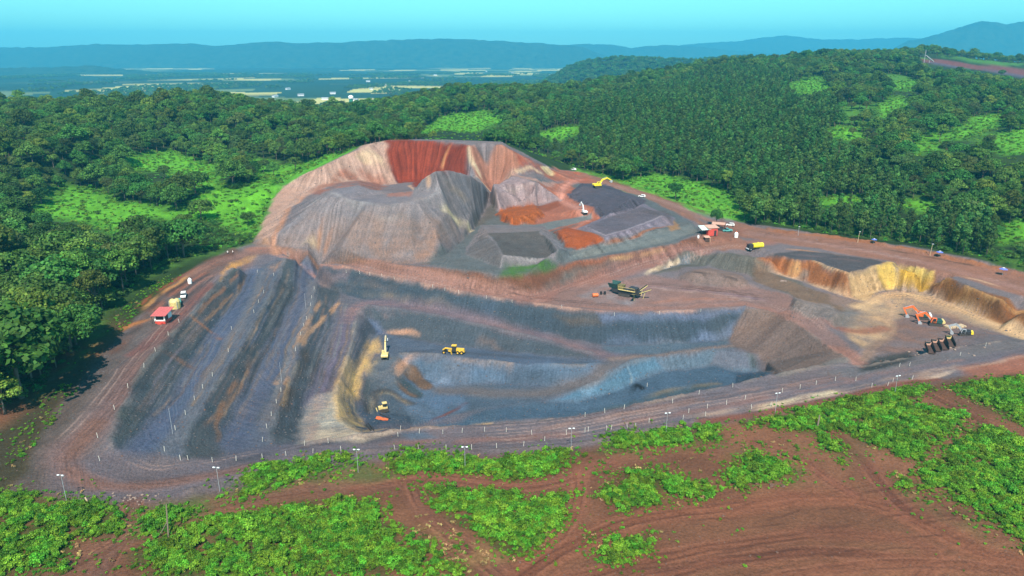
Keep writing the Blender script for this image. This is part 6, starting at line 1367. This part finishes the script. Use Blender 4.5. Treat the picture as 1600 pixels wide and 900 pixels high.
# ---- white marker stakes
STK = {"left rim road": [(280,501),(263,521),(243,546),(225,571),(200,603),(179,637),(153,681),(156,717)], "upper dark bench": [(412,455),(404,470),(397,486),(362,512),(357,547),(332,585),(317,604),(304,622),(290,645),(274,669),(257,702),(282,716)],
 "middle bench": [(491,449),(487,463),(485,475),(479,496),(475,507),(470,521),(462,545),(439,609),(432,627),(424,647),(417,666),(410,687)], "road below the benches": [(294,716),(332,719),(369,717),(410,714),(447,709),(489,705),(533,702)], "cream pit corner": [(476,693),(513,689),(622,679),(626,669),(655,674),(692,675),(722,673),(757,671),(791,672),(831,676)],
 "perimeter road in the middle": [(617,699),(654,699),(697,699),(737,699),(776,697),(818,694),(851,686),(885,676),(914,672),(919,671),(948,669),(955,668),(980,666),(993,665),(1014,657),(1067,652)], "pit crest": [(914,648),(945,642),(975,636),(1011,601),(1051,627),(1092,613),(1145,602)], "perimeter road at the right": [(1076,642),(1102,647),(1105,635),(1135,629),(1164,621),(1174,636),(1204,632),(1222,610),(1250,604),(1275,598),(1305,592),(1337,592),(1362,602),(1387,600),(1395,594),(1425,590),(1405,570),(1421,569),(1500,553),(1540,538)], "pink haul road": [(402,423),(428,428),(541,423),(562,425),(578,427),(597,429),(616,433),(676,446),(695,451),(717,455),(760,463),(800,470),(878,478),(960,490),(1030,488),(1095,484)]}
st_me = MB().tube([(0, 0, -.2), (0, 0, 1.6)], [.085, .07], 6).mesh("marker_stake", 'stake')
for where, pts in STK.items():
    for i, (px, py) in enumerate(pts):
        w = hit(px, py + 3); o = bpy.data.objects.new("marker_stake", st_me); COLL.objects.link(o); o.location = (w[0], w[1], float(zat(*w))); o.rotation_euler = (rng.normal(0, .06), rng.normal(0, .06), 0)
        tag(o, "short white marker stake along the " + where, "stake", "white stakes along the " + where)
# ---- single poles
def pole(name, px, py, h, label, m='grey', r=.09, lean=0.0, cat="pole", lampw=0.0):
    t = thing(name, px, py, label, cat, 0); part("shaft", MB().tube([(0, 0, -.5), (lean * .5, 0, h * .5), (lean, 0, h)], [r, r * .9, r * .7], 8), m, t)
    if lampw: part("lamp_head", MB().box((lean, -.25, h), (lampw, .5, .18)), 'lamp', t)
    return t
pole("slender_pole", 270, 678, 8.5, "slender grey pole standing on the first dark bench", r=.07); pole("slender_pole", 440, 596, 7.5, "slender grey pole standing on the middle mauve bench", r=.07); pole("slender_pole", 478, 482, 7.5, "slender grey pole high on the middle bench near the haul road", r=.07)
pole("lamp_pole", 1340, 379, 6.5, "pale lamp pole before the trees, left of the blue umbrella", 'palewood', .12, .3, "lamp pole", .9); pole("lamp_pole", 1453, 400, 6.8, "pale lamp pole before the trees, between the two left blue umbrellas", 'palewood', .12, .3, "lamp pole", .9)
pole("lamp_pole", 1247, 368, 5.5, "small lamp pole at the forest edge above the dark plateau", 'grey', .1, 0, "lamp pole", .9)
t = pole("utility_pole", 263, 838, 8.5, "vine covered wooden pole with side strut in the weedy verge at bottom left", 'wood', .2, .8); part("strut", MB().tube([(-2.2, 0, 0), (.35, 0, 4.0)], .1, 6), 'wood', t)
pole("stump", 138, 786, 1.6, "short pale leaning stump among weeds at the lower left verge", 'palewood', .22, -.5, "stump"); pole("dead_trunk", 1277, 668, 4.2, "short grey dead trunk among the shrubs right of the bare soil", 'wood', .28, .2, "trunk")
for i, (px, py, lb) in enumerate(((1365,381,"leftmost blue umbrella at the forest edge"),(1467,402,"middle blue umbrella at the forest edge"),(1566,430,"rightmost and largest blue umbrella at the forest edge"))):
    t = thing("umbrella", px, py, lb, "umbrella", 0, 1.15 + .15 * i, "blue umbrellas at the forest edge"); part("stem", MB().tube([(0, 0, 0), (0, 0, 2.5)], .05, 6), 'grey', t); mb = MB(); n = 12; mb.add([(0, 0, 2.75)] + [(1.3 * math.cos(k * 6.283 / n), 1.3 * math.sin(k * 6.283 / n), 2.2 + .08 * (k % 2)) for k in range(n)] + [(0, 0, 2.68)] + [(1.27 * math.cos(k * 6.283 / n), 1.27 * math.sin(k * 6.283 / n), 2.12 + .08 * (k % 2)) for k in range(n)], [(0, 1 + k, 1 + (k + 1) % n) for k in range(n)] + [(n + 1, n + 2 + (k + 1) % n, n + 2 + k) for k in range(n)] + [(1 + k, n + 2 + k, n + 2 + (k + 1) % n, 1 + (k + 1) % n) for k in range(n)]); cn = part("canopy", mb, 'blue', t); part("trim", MB().tube([(0, 0, 2.70), (0, 0, 2.80)], [.45, .05], 10), 'white', cn)
# ---- pipes, tarpaulin, boulders in the pit and foreground
for a, b, lb in (((572,664),(580,674),"left one of two dark pipes lying on the pit corner slope"), ((575,662),(584,673),"right one of two dark pipes lying on the pit corner slope"), ((594,648),(610,655),"thin dark pipe lying beside the pale bulldozer")):
    p, q = hit(*a), hit(*b); o = bpy.data.objects.new("pipe", MB().tube([(p[0], p[1], zat(*p) + .3), (q[0], q[1], zat(*q) + .3)], .22, 8).mesh("pipe", 'black')); COLL.objects.link(o); tag(o, lb, "pipe")
w = hit(597, 655); mb = MB(); g = np.linspace(-2.2, 2.2, 7); co = [(w[0] + a, w[1] + b, float(zat(w[0] + a, w[1] + b)) + .18 + .12 * math.sin(a * 3 + b * 2)) for b in g for a in g]; mb.add(co, [(j * 7 + i, j * 7 + i + 1, j * 7 + i + 8, j * 7 + i + 7) for j in range(6) for i in range(6)]); o = bpy.data.objects.new("tarpaulin", mb.mesh("tarpaulin", 'orange')); COLL.objects.link(o); tag(o, "small orange red tarpaulin spread on the pit floor below the bulldozer", "tarpaulin")
def rock_mesh(seed):
    g = np.random.default_rng(seed); bm = bmesh.new(); bmesh.ops.create_icosphere(bm, subdivisions=2, radius=1.0)
    for v in bm.verts: v.co *= 1 + g.normal(0, .16); v.co.z *= .7
    me = bpy.data.meshes.new("boulder"); bm.to_mesh(me); bm.free(); me.materials.append(MT['rock']); return me
RK = [rock_mesh(i) for i in range(4)]
def rocks(px, py, n, spread, size, label, group):
    w = hit(px, py)
    for i in range(n):
        x, y = w[0] + rng.normal(0, spread), w[1] + rng.normal(0, spread * .7); o = bpy.data.objects.new("boulder", RK[i % 4]); COLL.objects.link(o); s = size * rng.uniform(.5, 1.2); o.location = (x, y, float(zat(x, y)) + s * .25); o.scale = (s,) * 3; o.rotation_euler = (0, 0, rng.uniform(0, 6)); tag(o, label, "boulder", group)
rocks(214, 782, 26, 2.4, .30, "pale boulder in the rubble heap closing the track at bottom left", "boulders in the rubble heap"); rocks(1224, 440, 5, 1.6, .8, "white block on the ledge below the ochre cliff", "white blocks below the cliff"); rocks(1490, 545, 14, 9, .5, "pale stone on the bank beside the dump bodies", "stones beside the dump bodies"); RK = [clod_mesh(40 + i) for i in range(3)] * 2; rocks(1185, 757, 10, 2.2, .7, "brown lump in the small dirt heap beside the shrubs", "lumps of the dirt heap")
# ---- water tower in the gap between the hills and farm buildings on the plain
sx_, sy_, _ = S(548, 150, 1420, 0); t = bpy.data.objects.new("water_tower", None); COLL.objects.link(t); t.location = (sx_, sy_, 12); t.scale = (1.0,) * 3; tag(t, "tall green water tower with white domed tank in the gap between the hills", "water tower"); zt = S(548, 150, 1420, 0)[2] - 12
part("shaft", MB().tube([(0, 0, -20), (0, 0, zt - 5)], [4.2, 3.6], 14), 'towergreen', t); part("tank", MB().tube([(0, 0, zt - 6), (0, 0, zt - 4.5), (0, 0, zt - 1), (0, 0, zt + 1), (0, 0, zt + 1.6)], [3.6, 5.0, 5.0, 3.0, .4], 16), 'white', t)
house = MB().box((0, 0, 3), (22, 12, 6)).prism([(-7, 6), (7, 6), (0, 9)], -12, 12)
hw, hr = MB().box((0, 0, 3), (22, 12, 6)).mesh("wall", 'white'), MB().prism([(-7, 6), (7, 6), (0, 9)], -12, 12).mesh("roof", 'grey')
for px, py in ((542,165),(555,158),(520,147),(580,140),(508,156),(640,128),(680,118),(470,150),(660,122),(760,112),(800,115),(450,140),(575,128),(430,152),(600,133)):
    w = hit(px, py)
    if np.hypot(*w) < 1500: w = np.array(W(px, 2300 + 10 * (160 - py), 0)[:2])
    e = bpy.data.objects.new("farmhouse", None); COLL.objects.link(e); e.location = (w[0], w[1], float(zat(*w)) - .5); e.rotation_euler = (0, 0, rng.uniform(0, 3)); e.scale = (1.1,) * 3; tag(e, "far white building on the hazy plain between the hills", "building", "far buildings on the plain")
    for nm, me in (("wall", hw), ("roof", hr)): c = bpy.data.objects.new(nm, me); COLL.objects.link(c); c.parent = e
# second mine: a conveyor gantry and a white tank
x_, y_, z_ = S(1444, 96, 1440, 0); t = bpy.data.objects.new("conveyor_gantry", None); COLL.objects.link(t); t.location = (x_, y_, float(zat(x_, y_))); tag(t, "grey conveyor gantry with thin mast at the left end of the far second mine", "conveyor"); part("mast", MB().tube([(0, 0, -2), (0, 0, 24)], .5, 6), 'grey', t); part("gantry", MB().slab((2, -2, 14), (2, 2, 14), (18, 2, 3), (18, -2, 3), 1.2), 'grey', t); part("leg", MB().tube([(10, 0, 0), (10, 0, 8)], .5, 6), 'grey', t)
